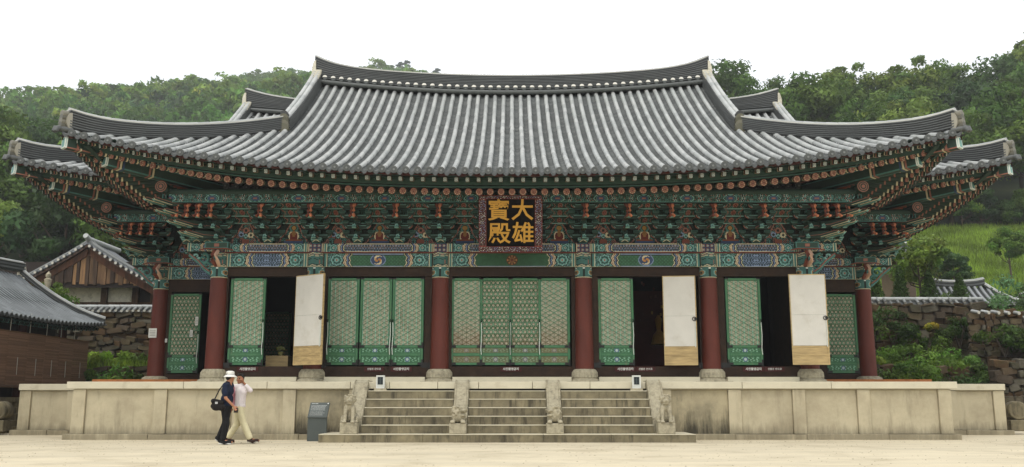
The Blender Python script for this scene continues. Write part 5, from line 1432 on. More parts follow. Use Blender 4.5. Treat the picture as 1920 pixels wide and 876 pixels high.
SH = [(-16.2, 38.0, 1.0, 1.2, 1.4, MG, 'leafy shrub at the foot of the left rubble wall nearest the screens'), (-14.4, 38.0, 1.2, 1.1, 1.1, DG, 'dark shrub against the left rubble wall nearest the red column'),
      (-17.3, 40, 2.3, 1.0, .9, YG, 'pale weedy clump on the left ledge above the shrubs'), (-15.2, 40.2, 2.3, 1.2, 1.1, MG, 'bright clump of weeds on the left ledge beside the column'), (-13.6, 40, 2.3, .9, 1.0, MG, 'low weeds on the left ledge next to the hall'),
      (-21.8, 43.5, 4.6, 1.0, 2.3, MG, 'fresh green shrub in front of the plank gable wall'),
      (15.2, 38.0, .9, 1.2, 1.3, DG, 'dark creeping shrub low beside the right red column'), (17.6, 38.0, .9, 1.4, 1.1, DG, 'dark shrub hanging over the lower right wall'),
      (14.6, 39.4, 2.2, 1.1, .9, YG, 'yellow green weeds on the right ledge nearest the hall'), (16.4, 39.6, 2.2, 1.2, 1.0, MG, 'green weeds in the middle of the right ledge'), (18.2, 39.2, 2.1, 1.2, 1.0, MG, 'bushy green clump on the right ledge near the broken wall'),
      (17.1, 41.7, 3.6, 1.3, 1.4, DG, 'dark creeper hanging over the middle of the capped wall'), (15.3, 41.8, 4.2, .9, .9, DG, 'small creeper on the capped wall near the hall'), (18.3, 41.4, 2.7, 1.0, 1.7, lin('#56732f'), 'pale green bush standing before the capped wall'),
      (18.75, 41.3, 4.1, .26, .4, lin('#9a9438'), 'small yellow leaved sprig on the capped wall'),
      (22.6, 40.2, 4.2, 1.6, 2.6, lin('#5b7a50'), 'grey green bush on top of the broken wall'), (24.6, 39.6, 2.6, 1.9, 3.6, DG, 'tall dark bush at the right edge above the block wall'), (23.2, 38.0, 1.8, 1.5, 1.6, DG, 'dark bush between the broken wall and the block wall'),
      (20.2, 43.6, 5.0, .9, 1.1, DG, 'low dark bush behind the capped wall under the tiled roof'), (26.5, 50.5, 5.3, 1.6, 1.5, DG, 'round dark bush left of the small tiled roof'), (29.4, 51.5, 6.0, 1.3, 1.2, DG, 'clipped dark bush on the upper terrace edge'), (31.8, 51.5, 6.1, 1.5, 1.2, DG, 'second clipped dark bush on the upper terrace edge'),
      (17.6, 44.6, 5.2, .5, 1.9, DG, 'narrow dark conifer first from the hall behind the capped wall'), (18.9, 44.8, 5.2, .5, 2.2, DG, 'narrow dark conifer second from the hall behind the capped wall'), (20.4, 45, 5.2, .55, 2.0, DG, 'narrow dark conifer in front of the small tiled roof'), (21.9, 45, 5.2, .55, 1.8, DG, 'narrow dark conifer furthest right before the small tiled roof'),
      (14.6, 44.6, 5.2, 1.2, 1.6, DG, 'dark hedge clump right behind the wall beside the hall'), (16.2, 45, 5.2, 1.2, 1.5, lin('#354620'), 'dark hedge clump under the bright round tree'),
      (20.4, 38.6, 2.9, 1.0, 1.2, DG, 'dark vines over the left end of the broken wall'), (21.6, 37.9, 2.4, .9, 1.3, MG, 'green creeper on the face of the broken wall'), (25.4, 37.4, 4.2, 1.8, 2.6, DG, 'large dark bush high at the right picture edge'),
      (21.4, 36.0, 1.6, 1.0, .9, DG, 'dark moss and creeper on the block wall near the terrace corner'), (23.0, 35.8, 2.2, 1.2, 1.1, MG, 'green creeper crowning the block wall'), (13.4, 37.9, .6, .8, 1.3, DG, 'dark shrub close behind the far right red column'), (16.3, 37.9, 1.5, 1.2, 1.0, MG, 'pale green shrub spilling over the lower right wall'),
      (19.2, 38.0, 1.2, 1.0, 1.2, DG, 'dark shrub in the corner between lower wall and block wall'), (14.2, 41.8, 3.2, .8, 1.4, MG, 'weedy creeper at the left end of the capped wall'), (20.0, 41.6, 3.4, .9, 1.6, DG, 'dark creeper at the right end of the capped wall'),
      (-13.2, 38.0, .9, .8, 1.1, MG, 'small shrub squeezed between the left wall and the red column'), (-18.0, 38.2, 1.4, .9, 1.2, DG, 'dark shrub behind the free end of the reed screens'), (-15.0, 41.8, 2.6, 1.0, .8, DG, 'creeper at the foot of the capped left wall'),
      (21.0, 34.6, .6, 1.1, 1.0, MG, 'green plants on top of the boulder wall')]
for k, (x, y, z, R, H, c, lab) in enumerate(SH): shrub(x, y, z, R, H, c, lab, seed=k, name='conifer' if 'conifer' in lab else 'shrub', nc=16, per=110, size=.09)
# grass tufts of the slope and ledges
rs = np.random.RandomState(21); V, C = [], []
def tuft(n, x0, x1, y0, y1, h, zf=None):
    x = rs.uniform(x0, x1, n); y = rs.uniform(y0, y1, n); z = T(x, y); hh = h*rs.uniform(.4, 1.3, n); a = rs.uniform(0, 6.28, n); w_ = .02+h*.04
    dx, dy = np.cos(a)*w_, np.sin(a)*w_; lx, ly = rs.normal(size=n)*hh*.3, rs.normal(size=n)*hh*.3
    V.append(np.stack([np.stack([x-dx, y-dy, z-.05], 1), np.stack([x+dx, y+dy, z-.05], 1), np.stack([x+lx, y+ly, z+hh], 1)], 1)); C.append(np.array(lin('#8aa446'))*rs.uniform(.45, 1.35, (n, 1))*(.85+.35*np.sin(x*.9+np.sin(y*.7)*2)*np.sin(y*.55+1))[:, None]*np.array([1, 1, .8]))
tuft(90000, 22, 50, 48, 79, .38); tuft(9000, 13, 19.5, 38.4, 42, .38); tuft(9000, -19, -12, 38.4, 42, .38); tuft(6000, 18, 28, 34, 38, .3)
V = np.concatenate(V).reshape(-1, 3); C = np.clip(np.concatenate(C), 0, 1)
tag(link('grass', npmesh('grass', V, np.arange(len(V)).reshape(-1, 3), C), M['leaf']), 'rough bright green grass on the slope and wall ledges', 'grass', kind='stuff')

# ------------------------------------------------------------------ left hall with reed screens
lh = thing('side_hall', 'low side hall at the left edge with curved grey tiled roof over reed screens', 'hall', (-20, 34, 0))
EX = -17.0; RX, RY, RZ = -20.1, 37.5, 6.0
def lz(s, y):  # roof height at distance s in from the eave (east slope)
    t = s/3.1; lift = .28*max(0, (y-32)/6.7)**2.5
    return 3.85 + lift*(1-t) + 2.1*(.62*t+.38*t*t)
mbp = MB()
y = 20.0; k = 0
while y < 38.6:
    smax = 3.1 if y < RY else max(0., (38.7-y)/(38.7-RY)*3.1)
    n = max(1, int(smax/.5))
    b = MB()
    for i in range(n):
        s0, s1 = smax*i/n, smax*(i+1.04)/n
        b.tube([(EX-s0, y, lz(s0, y)+.05), (EX-s1, y, lz(s1, y)+.05)], [.085, .078], 6, [lin('#646a6c'), lin('#6c7274'), lin('#5e6466')][int(hash01(i, k)*3)], caps=(i == 0), a0=-.1, a1=PI+.1)
    o = b.build('tile_row', M['tile'], lh)
    b = MB(); b.tube([(EX+.02, y, lz(0, y)+.04), (EX-.03, y, lz(0, y)+.04)], .09, 10, lin('#3f4343')); b.build('end_tile', M['tile'], o)
    for i in range(int(smax/.16)+1):
        s0 = i*.16; s1 = min(s0+.19, max(smax, .1)); q = []
        for yy in (y+.06, y+.15, y+.24): q.append((EX-s0+.02, yy, lz(s0, yy)+.03-(.04 if abs(yy-y-.15) < .01 else 0)))
        for yy in (y+.06, y+.15, y+.24): q.append((EX-s1, yy, lz(s1, yy)-.005-(.04 if abs(yy-y-.15) < .01 else 0)))
        mbp.add(q, [(0, 3, 4, 1), (1, 4, 5, 2)], PT[(i+k) % 3])
        q2 = [(EX-s0+.02, yy, lz(s0, yy)-.03) for yy in (y+.06, y+.15, y+.24)]; mbp.add(q[:3]+q2, [(0, 1, 4, 3), (1, 2, 5, 4)], PT[1])
    y += .30; k += 1
mbp.build('pan_tiles', M['tile'], lh)['kind'] = 'stuff'
b = MB()
ys = np.linspace(19.5, 38.6, 30)
vs = [(EX-.05, y_, lz(0, y_)-.06) for y_ in ys] + [(EX-3.1 if y_ < RY else EX-(38.7-y_)/(38.7-RY)*3.1, y_, lz(3.1 if y_ < RY else (38.7-y_)/(38.7-RY)*3.1, y_)-.06) for y_ in ys]
b.add(vs, [(i, i+1, 31+i, 30+i) for i in range(29)], P['dgreen']); b.build('roof_boards', M['paint'], lh)
b = MB(); vs = [(-24.3, 19.5, 4.), (-24.3, 38.7, 4.), (RX, RY, RZ-.2), (RX, 19.5, RZ-.2), (EX, 38.7, 4.2)]; b.add(vs, [(0, 3, 2, 1), (1, 2, 4)], PT[1]); b.build('rear_roof_slope', M['tile'], lh)
path = [Vector((RX, y_, RZ+.02+.18*max(0, (y_-31)/6.4)**2)) for y_ in np.linspace(19.5, RY+.1, 30)]; stack_ridge(path, .34, .34, 5, .075).build('main_ridge', M['tile'], lh)
path = []
for u in np.linspace(0, 1, 24):
    yy = RY+(38.7-RY)*u; s_ = (38.7-yy)/(38.7-RY)*3.1; path.append(Vector((EX-s_, yy, lz(s_, yy)+.05+.12*(1-u)**2)))
stack_ridge(path, .2, .28, 4, .075, rolls=1).build('corner_ridge', M['tile'], lh)
b = MB(); end_cap(b, Vector((RX, RY+.1, RZ+.0)), Vector((0, 1, 0)), .5, .3); b.build('plaster_edge', M['plaster'], lh)
y = 20.; 
while y < 38.5:
    b = MB(); b.beam((EX-.12, y, lz(0, y)-.17), (EX-1.6, y, lz(0, y)+.30), .1, .12, P['dgreen'], edge=(.01, P['teal'])); b.build('rafter', M['paint'], lh); y += .34
b = MB(); b.box(EX-1.9, 20, 1.0, EX-1.7, 38.0, 4.0, lin('#2b211b')); b.build('wall', M['frame'], lh)
b = MB(); b.box(-24, 20, 0, EX-.1, 37.7, 1.0, (.5, .5, .5)); b.build('stone_base', M['oldstone'], lh)
b = MB(); b.box(-24, 19.9, .98, EX, 37.8, 1.14, (.5, .5, .5)); b.build('base_slab', M['oldstone'], lh)
for yy in (24, 27.5, 31, 34.5, 37.6): b = MB(); b.tube([(EX-1.2, yy, 1.1), (EX-1.2, yy, 3.9)], .16, 12); b.build('column', M['redpost'], lh)
# reed screens, one roll after another
ys = [22.0, 24.2, 26.4, 28.4, 30.2, 31.6, 32.9, 34.1, 35.2, 36.3, 37.6]
scr = 'dark brown reed screen hanging under the left eave, '
order = ['hidden beyond the frame', 'beyond the frame edge', 'outside the left frame edge', 'partly outside the left frame edge', 'at the left picture edge', 'second from the left picture edge', 'third from the left picture edge', 'middle one', 'third from its free end', 'last but one before the free end']
for k in range(3, 10):
    y0, y1 = ys[k], ys[k+1]; t = thing('reed_screen', scr + order[k], 'screen', (EX+.0-.12, (y0+y1)/2, 1.55), 0, 'reed screens under the left eave')
    b = MB(); n = 46; H = 1.78
    for i in range(n):
        z = H*i/n; c = np.array(lin('#8a6d58'))*(.8+.4*hash01(i, k)); b.box(-.02+.008*(i % 2), (y0-y1)/2+.01, z, .012+.008*(i % 2), (y1-y0)/2-.01, z+H/n*.86, tuple(c))
    link('reeds', b.mesh('reeds'), M['screen'], t)
    b = MB(); b.box(-.035, (y0-y1)/2, H, .035, (y1-y0)/2, H+.05, lin('#6d4f35')); link('top_rail', b.mesh('top_rail'), M['plain'], t)
    b = MB()
    b.tube([(.0, (y0-y1)/2+.06, H+.03), (0, (y0-y1)/2+.08, H+.75)], .012, 5, lin('#b0aca0')); link('cord', b.mesh('cord'), M['plain'], t); b = MB(); b.tube([(.03, 0, .95), (.03, .01, .35)], .012, 5, lin('#b0aca0')); link('cord', b.mesh('cord'), M['plain'], t)
b = MB(); b.tube([(EX-.05, 22, 1.5), (EX-.05, 33.2, 1.5)], .04, 8, lin('#5b4331')); o = b.build('wooden_pole', M['plain']); tag(o, 'long horizontal wooden pole under the left reed screens', 'pole')
for z, x0, lab in ((.25, -16.6, 'lowest'), (.5, -16.8, 'middle'), (.75, -17.0, 'upper')):
    pass
t = thing('side_steps', 'short grey stone steps at the left picture edge below the side hall', 'stairs', (-17.3, 30, 0))
for k in range(4): sbox('step', 'oldstone', t, -19, 28.6+.3*k, .0 if k == 0 else .2*k-.02, -16.1-.12*k, 31.5, .2*(k+1), .012)

# ------------------------------------------------------------------ gabled wooden building on the upper terrace
gb = thing('gabled_building', 'old wooden building with plank gable, white plaster walls and tiled roof behind the left wall', 'building', (-21.3, 47, 4.6))
GX, GY, GZ = -21.3, 46.0, 8.72
def gz(dx): u = abs(dx)/5.2; return GZ - 3.0*u**.92 + .25*max(0, u-.7)**2*3
yb = 49.5
for sg in (-1, 1):
    for j in range(34):   # tile rows run down the slope; only the verge and the near ones are detailed
        pass
    b = MB(); ds = np.linspace(0, 5.3, 16)
    for j in range(int((yb-GY)/.32)):
        y = GY-.15+.32*j; b.tube([(GX+sg*d_, y, gz(d_)+.08) for d_ in ds], .085, 5, lin('#63676a'), a0=-.2, a1=PI+.2) if j < 30 else None
    b.build('tile_rows', M['tile'], gb)['kind'] = 'stuff'
    b = MB(); n = len(ds)
    vs = [(GX+sg*d_, GY-.2, gz(d_)+.04) for d_ in ds] + [(GX+sg*d_, yb, gz(d_)+.04) for d_ in ds] + [(GX+sg*d_, GY-.2, gz(d_)-.10) for d_ in ds] + [(GX+sg*d_, yb, gz(d_)-.1) for d_ in ds]
    b.add(vs, [(i, i+1, n+i+1, n+i) for i in range(n-1)], PT[1]); b.add(vs, [(2*n+i, 3*n+i, 3*n+i+1, 2*n+i+1) for i in range(n-1)] + [(i, 2*n+i, 2*n+i+1, i+1) for i in range(n-1)], lin('#4a3425')); b.build('roof_slope', M['tile'], gb)
    L = 0
    for k in range(19):   # verge tiles with plastered white ends
        d_ = .2+k*.275; b = MB(); z = gz(d_)+.03
        b.tube([(GX+sg*d_, GY-.1, z+.05), (GX+sg*d_, GY-.42, z+.02)], .085, 7, lin('#4f5250')); b.tube([(GX+sg*d_, GY-.42, z+.02), (GX+sg*d_, GY-.44, z+.02)], .07, 8, lin('#b5b2a6')); b.build('verge_tile', M['tile'], gb)
    path = [Vector((GX+sg*d_, GY-.1, gz(d_)+.12)) for d_ in ds]; 
    mm = MB(); mm.tube([p + Vector((0, 0, .1)) for p in path], .09, 6, lin('#6a6d6b')); mm.tube([p + Vector((0, .25, .12)) for p in path], .09, 6, lin('#5d605e')); mm.build('verge_ridge', M['tile'], gb)
    b = MB()
    for i in range(n-1): b.beam((GX+sg*ds[i], GY+.02, gz(ds[i])-.28), (GX+sg*ds[i+1], GY+.02, gz(ds[i+1])-.28), .08, .34, lin('#523626'), up=(0, 0, 1))
    b.build('bargeboard', M['oldboard'], gb)
b = MB(); b.tube([(GX, GY-.5, GZ+.42), (GX, GY-.1, GZ+.30), (GX, yb, GZ+.3)], [.13, .14, .14], 8, GT[1]); b.build('main_ridge', M['tile'], gb)
x = GX-4.6; k = 0
while x < GX+4.6:   # vertical gable planks, each its own width and length
    w_ = .16+.12*hash01(k, 1); top = gz(abs(x+w_/2-GX))-.3; bot = 6.86 - .18*hash01(k, 2)
    if abs(x-GX) > 3.0: bot = 6.6-.5*hash01(k, 4)
    if top > bot+.1:
        b = MB(); b.box(x+.01, GY+.05-.045*(k % 2), bot, x+w_-.008, GY+.10, top, [lin('#6d543c'), lin('#4a3a2d'), lin('#876848'), lin('#5c4835'), lin('#3c2f26')][int(hash01(k, 6)*5)]); b.build('gable_plank', M['oldboard'], gb)
    x += w_; k += 1
b = MB(); b.box(GX-4.6, GY+.12, 6.6, GX+4.6, GY+.2, 7.9, lin('#241b15')); b.build('gable_backing', M['plain'], gb)
YB = GY+1.4
for x in (-4.1, -2.0, .35, 1.95, 2.9, 4.1): b = MB(); b.box(GX+x-.16, YB-.1, 4.6, GX+x+.16, YB+.15, 7.3, lin('#4f3a29')); b.build('post', M['oldboard'], gb)
for z0, z1 in ((5.85, 6.0), (6.75, 7.0), (5.0, 5.1)): b = MB(); b.box(GX-4.1, YB-.05, z0, GX+4.1, YB+.1, z1, lin('#4f3a29')); b.build('rail', M['oldboard'], gb)
for x0, x1, z0, z1, c in ((-3.94, -2.16, 6.0, 6.75, 'plaster'), (-1.84, .19, 6.0, 6.75, 'plaster'), (-1.84, .19, 5.1, 5.4, 'plaster'), (.51, 1.79, 5.1, 5.85, 'plaster'), (-3.94, -2.16, 5.1, 5.85, 'plaster'), (.51, 1.79, 6.0, 6.75, 'plaster')):
    b = MB(); b.box(GX+x0, YB+.03, z0, GX+x1, YB+.09, z1); b.build('plaster_panel', M[c], gb)
b = MB(); b.box(GX-1.84, YB+.02, 5.4, GX+.19, YB+.08, 5.85, lin('#6b6558')); b.build('boarded_panel', M['oldboard'], gb)
b = MB(); b.box(GX-4.2, YB+.12, 4.5, GX+4.2, YB+.2, 7.6, lin('#1f1813')); b.box(GX-4.2, YB+.2, 4.5, GX-4.1, 49.4, 7, lin('#b5b09f')); b.box(GX+4.1, YB+.2, 4.5, GX+4.2, 49.4, 7, lin('#b5b09f')); b.build('wall', M['plain'], gb)
# small stone finial peeping over the side hall roof
t = thing('stone_finial', 'small stone lantern top peeping over the side hall roof', 'lantern', (-20.9, 41.0, 5.0)); b = MB(); b.lathe([(.1, .5), (.16, .9), (.07, .96), (.11, 1.02), (.12, 1.12), (.05, 1.2), (.01, 1.28)], 12); link('shaft', b.mesh('shaft'), M['lionstone'], t); t.location = (-20.7, 41, 5.45)

# ------------------------------------------------------------------ small tiled roofs at the right
def small_roof(name, label, x, y, z, w_, dpt, h, rz, eaves=.3):
    t = thing(name, label, 'building', (x, y, z-1.6), rz)
    rows = int(w_/.3)
    pr = lambda u: 1.6 + h*(.6*u+.4*u*u)
    mp_ = MB()
    for sg in (-1, 1):
        for k in range(rows+1):
            xx = -w_/2 + w_*k/rows; lim = 1. if abs(xx) < w_/2-dpt*.55 else max(.12, (w_/2-abs(xx))/(dpt*.55))
            if sg > 0 and k % 1: continue
            b = MB(); b.tube([(xx, sg*dpt*(1-u*lim), pr(u*lim)+.06) for u in np.linspace(0, 1, 5)], .075, 6, lin('#85888a'), a0=-.1, a1=PI+.1); b.tube([(xx, sg*dpt, pr(0)+.06), (xx, sg*dpt*1.01, pr(0)+.06)], .085, 8, lin('#777975'))
            link('tile_row', b.mesh('tile_row'), M['tile'], t)
        us = np.linspace(0, 1, 6); rx = w_/2-dpt*.55
        vs = [(-w_/2-.1+ (w_/2-rx)*u, sg*dpt*(1-u), pr(u)) for u in us] + [(w_/2+.1-(w_/2-rx)*u, sg*dpt*(1-u), pr(u)) for u in us]
        mp_.add(vs, [(i, i+1, 7+i, 6+i) for i in range(5)], PT[1])
    for sg in (-1, 1):
        mp_.add([(sg*w_/2, -dpt, pr(0)), (sg*w_/2, dpt, pr(0)), (sg*rx, 0, pr(1))], [(0, 1, 2)], PT[0])
        for s2 in (-1, 1):
            path = [Vector((sg*(w_/2-(w_/2-rx)*u), s2*dpt*(1-u), pr(u)+.05)) for u in us]; q = stack_ridge(path, .14, .22, 3, .07); link('corner_ridge', q.mesh('corner_ridge'), M['tile'], t)
    link('roof_slope', mp_.mesh('roof_slope'), M['tile'], t)
    q = stack_ridge([Vector((xx, 0, pr(1)+.25*abs(xx/rx)**3*.5)) for xx in np.linspace(-rx, rx, 14)], .3, .3, 4, .08); link('main_ridge', q.mesh('main_ridge'), M['tile'], t)
    b = MB(); b.box(-w_/2+.6, -dpt+.5, -1, w_/2-.6, dpt-.5, 1.6, lin('#6a5a48')); link('wall', b.mesh('wall'), M['plain'], t)
    return t
small_roof('tiled_building', 'small building showing only its curved tiled roof behind the dark conifers', 23.0, 47.4, 5.65, 4.5, 1.8, 1.1, -.12)
small_roof('tiled_gate', 'small tiled roof peeping out under the right end of the hall eaves', 20.6, 49, 8.3, 2.6, 1.0, .7, .5)
small_roof('tiled_building', 'small tiled roof corner at the far right picture edge', 30.2, 50.5, 6.6, 3.4, 1.5, .8, .1)

# things glimpsed inside the first open doorway
b = MB(); b.box(-7.42, 28.1, 1.85, -6.75, 28.6, 2.36, lin('#8a5a38')); o = b.build('wooden_chest', M['newwood']); tag(o, 'low wooden box just inside the first open doorway', 'box')
t = thing('flower_pot', 'small pale potted plant standing on the wooden box in the doorway', 'plant', (-7.02, 28.3, 2.36)); b = MB(); b.lathe([(.05, 0), (.09, .12), (.085, .125)], 12, lin('#8d8a55')); link('pot', b.mesh('pot'), M['plain'], t)
rs = np.random.RandomState(2); V, F, C = leaves(rs, np.array([[0, 0, .24], [.07, 0, .2], [-.07, 0, .22]]), [.1, .07, .07], 30, .035, [np.array(lin('#a3a86a'))]*3); link('leaves', npmesh('leaves', V, F, C), M['leaf'], t)
# ------------------------------------------------------------------ two walking men
def hand(wr, d, up, side, s=1., curl=.6, grip=None):
    """palm and five fingers; wr wrist, d direction, side = thumb direction"""
    wr = Vector(wr); d = Vector(d).normalized(); sd = Vector(side).normalized(); nrm = d.cross(sd).normalized()*up
    L = [(tuple(wr), tuple(wr+d*.085*s), .026*s, .030*s), (tuple(wr+d*.05*s+sd*.022*s), tuple(wr+d*.085*s+sd*.026*s), .016*s, .014*s), (tuple(wr+d*.05*s-sd*.022*s), tuple(wr+d*.08*s-sd*.026*s), .016*s, .014*s)]
    for k, ln in enumerate((.072, .08, .074, .058)):
        b = wr + d*.085*s + sd*(.027-.018*k)*s; m = b + (d*.6+nrm*curl*.5)*ln*.55*s; e = m + (d*(1-curl)+nrm*curl)*ln*.6*s
        L += [(tuple(b), tuple(m), .0095*s, .009*s), (tuple(m), tuple(e), .009*s, .0075*s)]
    b = wr + d*.025*s + sd*.028*s; m = b + (d*.6+sd*.8)*.035*s; e = m + (d*.9+sd*.1+nrm*.4).normalized()*.035*s
    L += [(tuple(b), tuple(m), .012*s, .011*s), (tuple(m), tuple(e), .011*s, .009*s)]
    return L
def head(c, fwd, hr=1.):
    c = Vector(c); f = Vector(fwd).normalized(); s = Vector((-f.y, f.x, 0)); u = Vector((0, 0, 1))
    q = lambda a, b, z: tuple(c + f*a + s*b + u*z)
    L = [(q(-.012, 0, .035), (.083, .083, .095)), (q(.02, 0, -.045), (.062, .062, .07)), (q(.055, 0, -.085), (.035, .035, .028)), (q(.0, 0, -.10), q(-.015, 0, -.19), .052, .056)]
    L += [(q(.085, 0, .01), q(.102, 0, -.028), .010, .016)]
    for e in (-1, 1): L += [(q(.0, e*.083, -.01), (.018, .018, .032)), (q(.072, e*.033, .03), q(.07, e*.012, .032), .012, .01), (q(.06, e*.045, -.02), (.025, .025, .025)), (q(.078, e*.014, -.058), q(.08, 0, -.058), .008, .009)]
    return L
def face_bits(t, c, fwd):
    c = Vector(c); f = Vector(fwd).normalized(); s = Vector((-f.y, f.x, 0)); u = Vector((0, 0, 1)); b = MB()
    for e in (-1, 1):
        p = c + f*.080 + s*e*.031 + u*.012; b.tube([p - s*.013, p + s*.013], .006, 6, lin('#1c1512')); p2 = p + u*.022; b.tube([p2 - s*.018, p2 + s*.018], .004, 5, lin('#241a14'))
    p = c + f*.088 - u*.06; b.tube([p - s*.02, p + s*.02], .004, 5, lin('#7c4238'))
    link('face', b.mesh('face'), M['plain'], t)
def hair(c, fwd, col, low=-.05):
    c = Vector(c); f = Vector(fwd).normalized(); s = Vector((-f.y, f.x, 0)); u = Vector((0, 0, 1))
    q = lambda a, b, z: tuple(c + f*a + s*b + u*z)
    L = [(q(-.028, 0, .055), (.088, .090, .088)), (q(-.055, 0, .0), (.06, .07, .07)), (q(.035, 0, .105), (.05, .055, .03))]
    for e in (-1, 1): L += [(q(-.02, e*.066, .02), (.03, .03, .05))]
    rs = np.random.RandomState(3)
    for k in range(14): a = rs.uniform(0, 6.28); L.append((q(-.02+.07*math.cos(a), .07*math.sin(a), .10+rs.uniform(-.02, .03)), (.02, .02, .015)))
    return organic(L, .010, 2)
def shoe(an, toe, col, sole, t):
    an = Vector(an); toe = Vector(toe); d = (toe-an); d.normalize()
    L = [(tuple(an + Vector((0, 0, -.02)) - d*.03), tuple(an + d*.07+Vector((0, 0, -.035))), .056, .056), (tuple(an + d*.07 + Vector((0, 0, -.035))), tuple(toe - d*.03 + Vector((0, 0, -.002))), .055, .046), (tuple(an+Vector((0, 0, .03))), tuple(an+Vector((0, 0, -.03))), .05, .055)]
    link('shoe', organic(L, .011, 2), M['cloth'], t).data.color_attributes['Col'].data.foreach_set('color', np.tile(np.array([*col, 1], np.float32), len(bpy.data.objects[-1:]) or 1)) if 0 else None
    me = organic(L, .011, 2, col); o = link('shoe', me, M['cloth'], t, smooth=True)
    b = MB(); up = Vector((0, 0, 1)); b.beam(an - d*.075 + up*-.072, toe + d*.0 + up*(-.034), .085, .022, sole); link('sole', b.mesh('sole'), M['plain'], o)
SKIN = lin('#a2704f')
# --- man in navy shirt, black trousers, white hat: walking right, seen from his rear right side
m1 = thing('person', 'man in navy polo shirt, black trousers and white brimmed hat walking with a shoulder bag', 'person', (-6.83, 22.5, 0))
hip = (0, 0, .90); f1 = (1, .0, 0)
sh = (.02, 0, 1.40); hd = (.055, .02, 1.575); gaze = (.75, .66, 0)
shR, shL = (.01, -.19, 1.375), (.03, .19, 1.375)
elR = (.05, -.25, 1.09); wrR = (.235, -.20, .895)
elL = (-.10, .24, 1.10); wrL = (.02, .26, .88)
knR, anR, toR = (.055, -.10, .48), (-.02, -.10, .095), (.20, -.10, .06)      # forward, planted
knL, anL, toL = (-.03, .10, .49), (-.18, .10, .15), (-.03, .11, .06)
body = [((0, 0, .95), (.13, .165, .12)), ((.01, 0, 1.08), (.12, .15, .16)), ((.015, 0, 1.27), (.125, .175, .15)), (shR, shL, .06, .06), (shR, elR, .05, .04), (elR, wrR, .038, .027), (shL, elL, .05, .04), (elL, wrL, .038, .027),
        ((0, -.09, .90), knR, .085, .06), (knR, anR, .055, .038), ((0, .09, .90), knL, .085, .06), (knL, anL, .055, .038), (anR, toR, .035, .03), (anL, toL, .035, .028), ((.0, 0, 1.36), (.03, .01, 1.5), .07, .055)]
body += head(hd, gaze) + hand(wrR, (.55, .1, -.8), 1, (.8, .3, .5), 1., .9) + hand(wrL, (.2, 0, -1), 1, (.8, -.3, 0), 1., .5)
link('body', organic(body, .0115, 3, SKIN), M['skin'], m1, smooth=True); face_bits(m1, hd, gaze)
NAVY, BLK = lin('#161f33'), lin('#161617')
shirt = [((.0, 0, .93), (.15, .185, .09)), ((.01, 0, 1.06), (.148, .18, .16)), ((.015, 0, 1.26), (.145, .20, .16)), (shR, shL, .078, .078), (shR, (.035, -.235, 1.17), .075, .070), (shL, (-.045, .23, 1.2), .075, .070), ((.0, 0, 1.4), (.02, .01, 1.45), .08, .068)]
link('shirt', organic(shirt, .013, 3, NAVY), M['cloth'], m1, smooth=True)
tr = [((0, 0, .88), (.145, .18, .10)), ((0, -.09, .86), knR, .105, .085), (knR, (-.01, -.10, .13), .083, .072), ((0, .09, .86), knL, .105, .085), (knL, (-.155, .10, .19), .083, .07)]
link('trousers', organic(tr, .013, 3, BLK), M['cloth'], m1, smooth=True)
link('hair', hair(hd, gaze, 0), material('dark_hair', lin('#17130f'), rough=.6), m1, smooth=True)
b = MB(); hc = Vector(hd) + Vector((-.005, -.005, .045)); n = 28
b.lathe([(.155, -.035), (.158, -.03), (.105, .012), (.098, .02), (.097, .075), (.088, .098), (.05, .112), (.0, .114)], n, lin('#dcdad3'), c=tuple(hc)); b.lathe([(.106, .012), (.104, .04), (.1, .041)], n, lin('#b9b8b4'), c=tuple(hc)); b.lathe([(.152, -.037), (.10, .0)], n, lin('#b9b8b4'), c=tuple(hc))
o = link('hat', b.mesh('hat'), M['cloth'], m1); o.data.update()
shoe(anR, toR, BLK, lin('#c4c4c0'), m1); shoe(anL, toL, BLK, lin('#c4c4c0'), m1)
# bag on his hip with strap over the left shoulder
bg = thing('shoulder_bag', 'black leather shoulder bag hanging at the hip of the man in the hat', 'bag', (-6.83-.12, 22.5-.24, .80))
link('bag_body', organic([((-.11, 0, .10), (.10, -.01, .06), .07, .08), ((-.12, 0, .22), (.08, 0, .18), .06, .06), ((-.03, -.02, .06), (.12, .06, .07))], .013, 2, lin('#1a1615')), M['cloth'], bg, smooth=True)
b = MB(); b.tube([(-.09, 0, .26), (-.02, .06, .46), (.08, .12, .64), (.14, .20, .675), (.17, .30, .66), (.2, .40, .665), (.20, .44, .5)], .014, 6, lin('#141211')); b.box(-.05, -.085, .15, .01, -.08, .2, lin('#a9a9a9')); link('strap', b.mesh('strap'), M['plain'], bg)
b = MB(); b.box(-.045, -.03, -.055, .045, .03, .055, lin('#2b211c'), edge=(.01, lin('#3a2e27'))); o = b.build('wallet', M['plain']); o.location = Vector((-6.83, 22.5, 0)) + Vector(wrR) + Vector((.055, .02, -.15)); tag(o, 'small dark wallet held in the hand of the man in the hat', 'wallet')
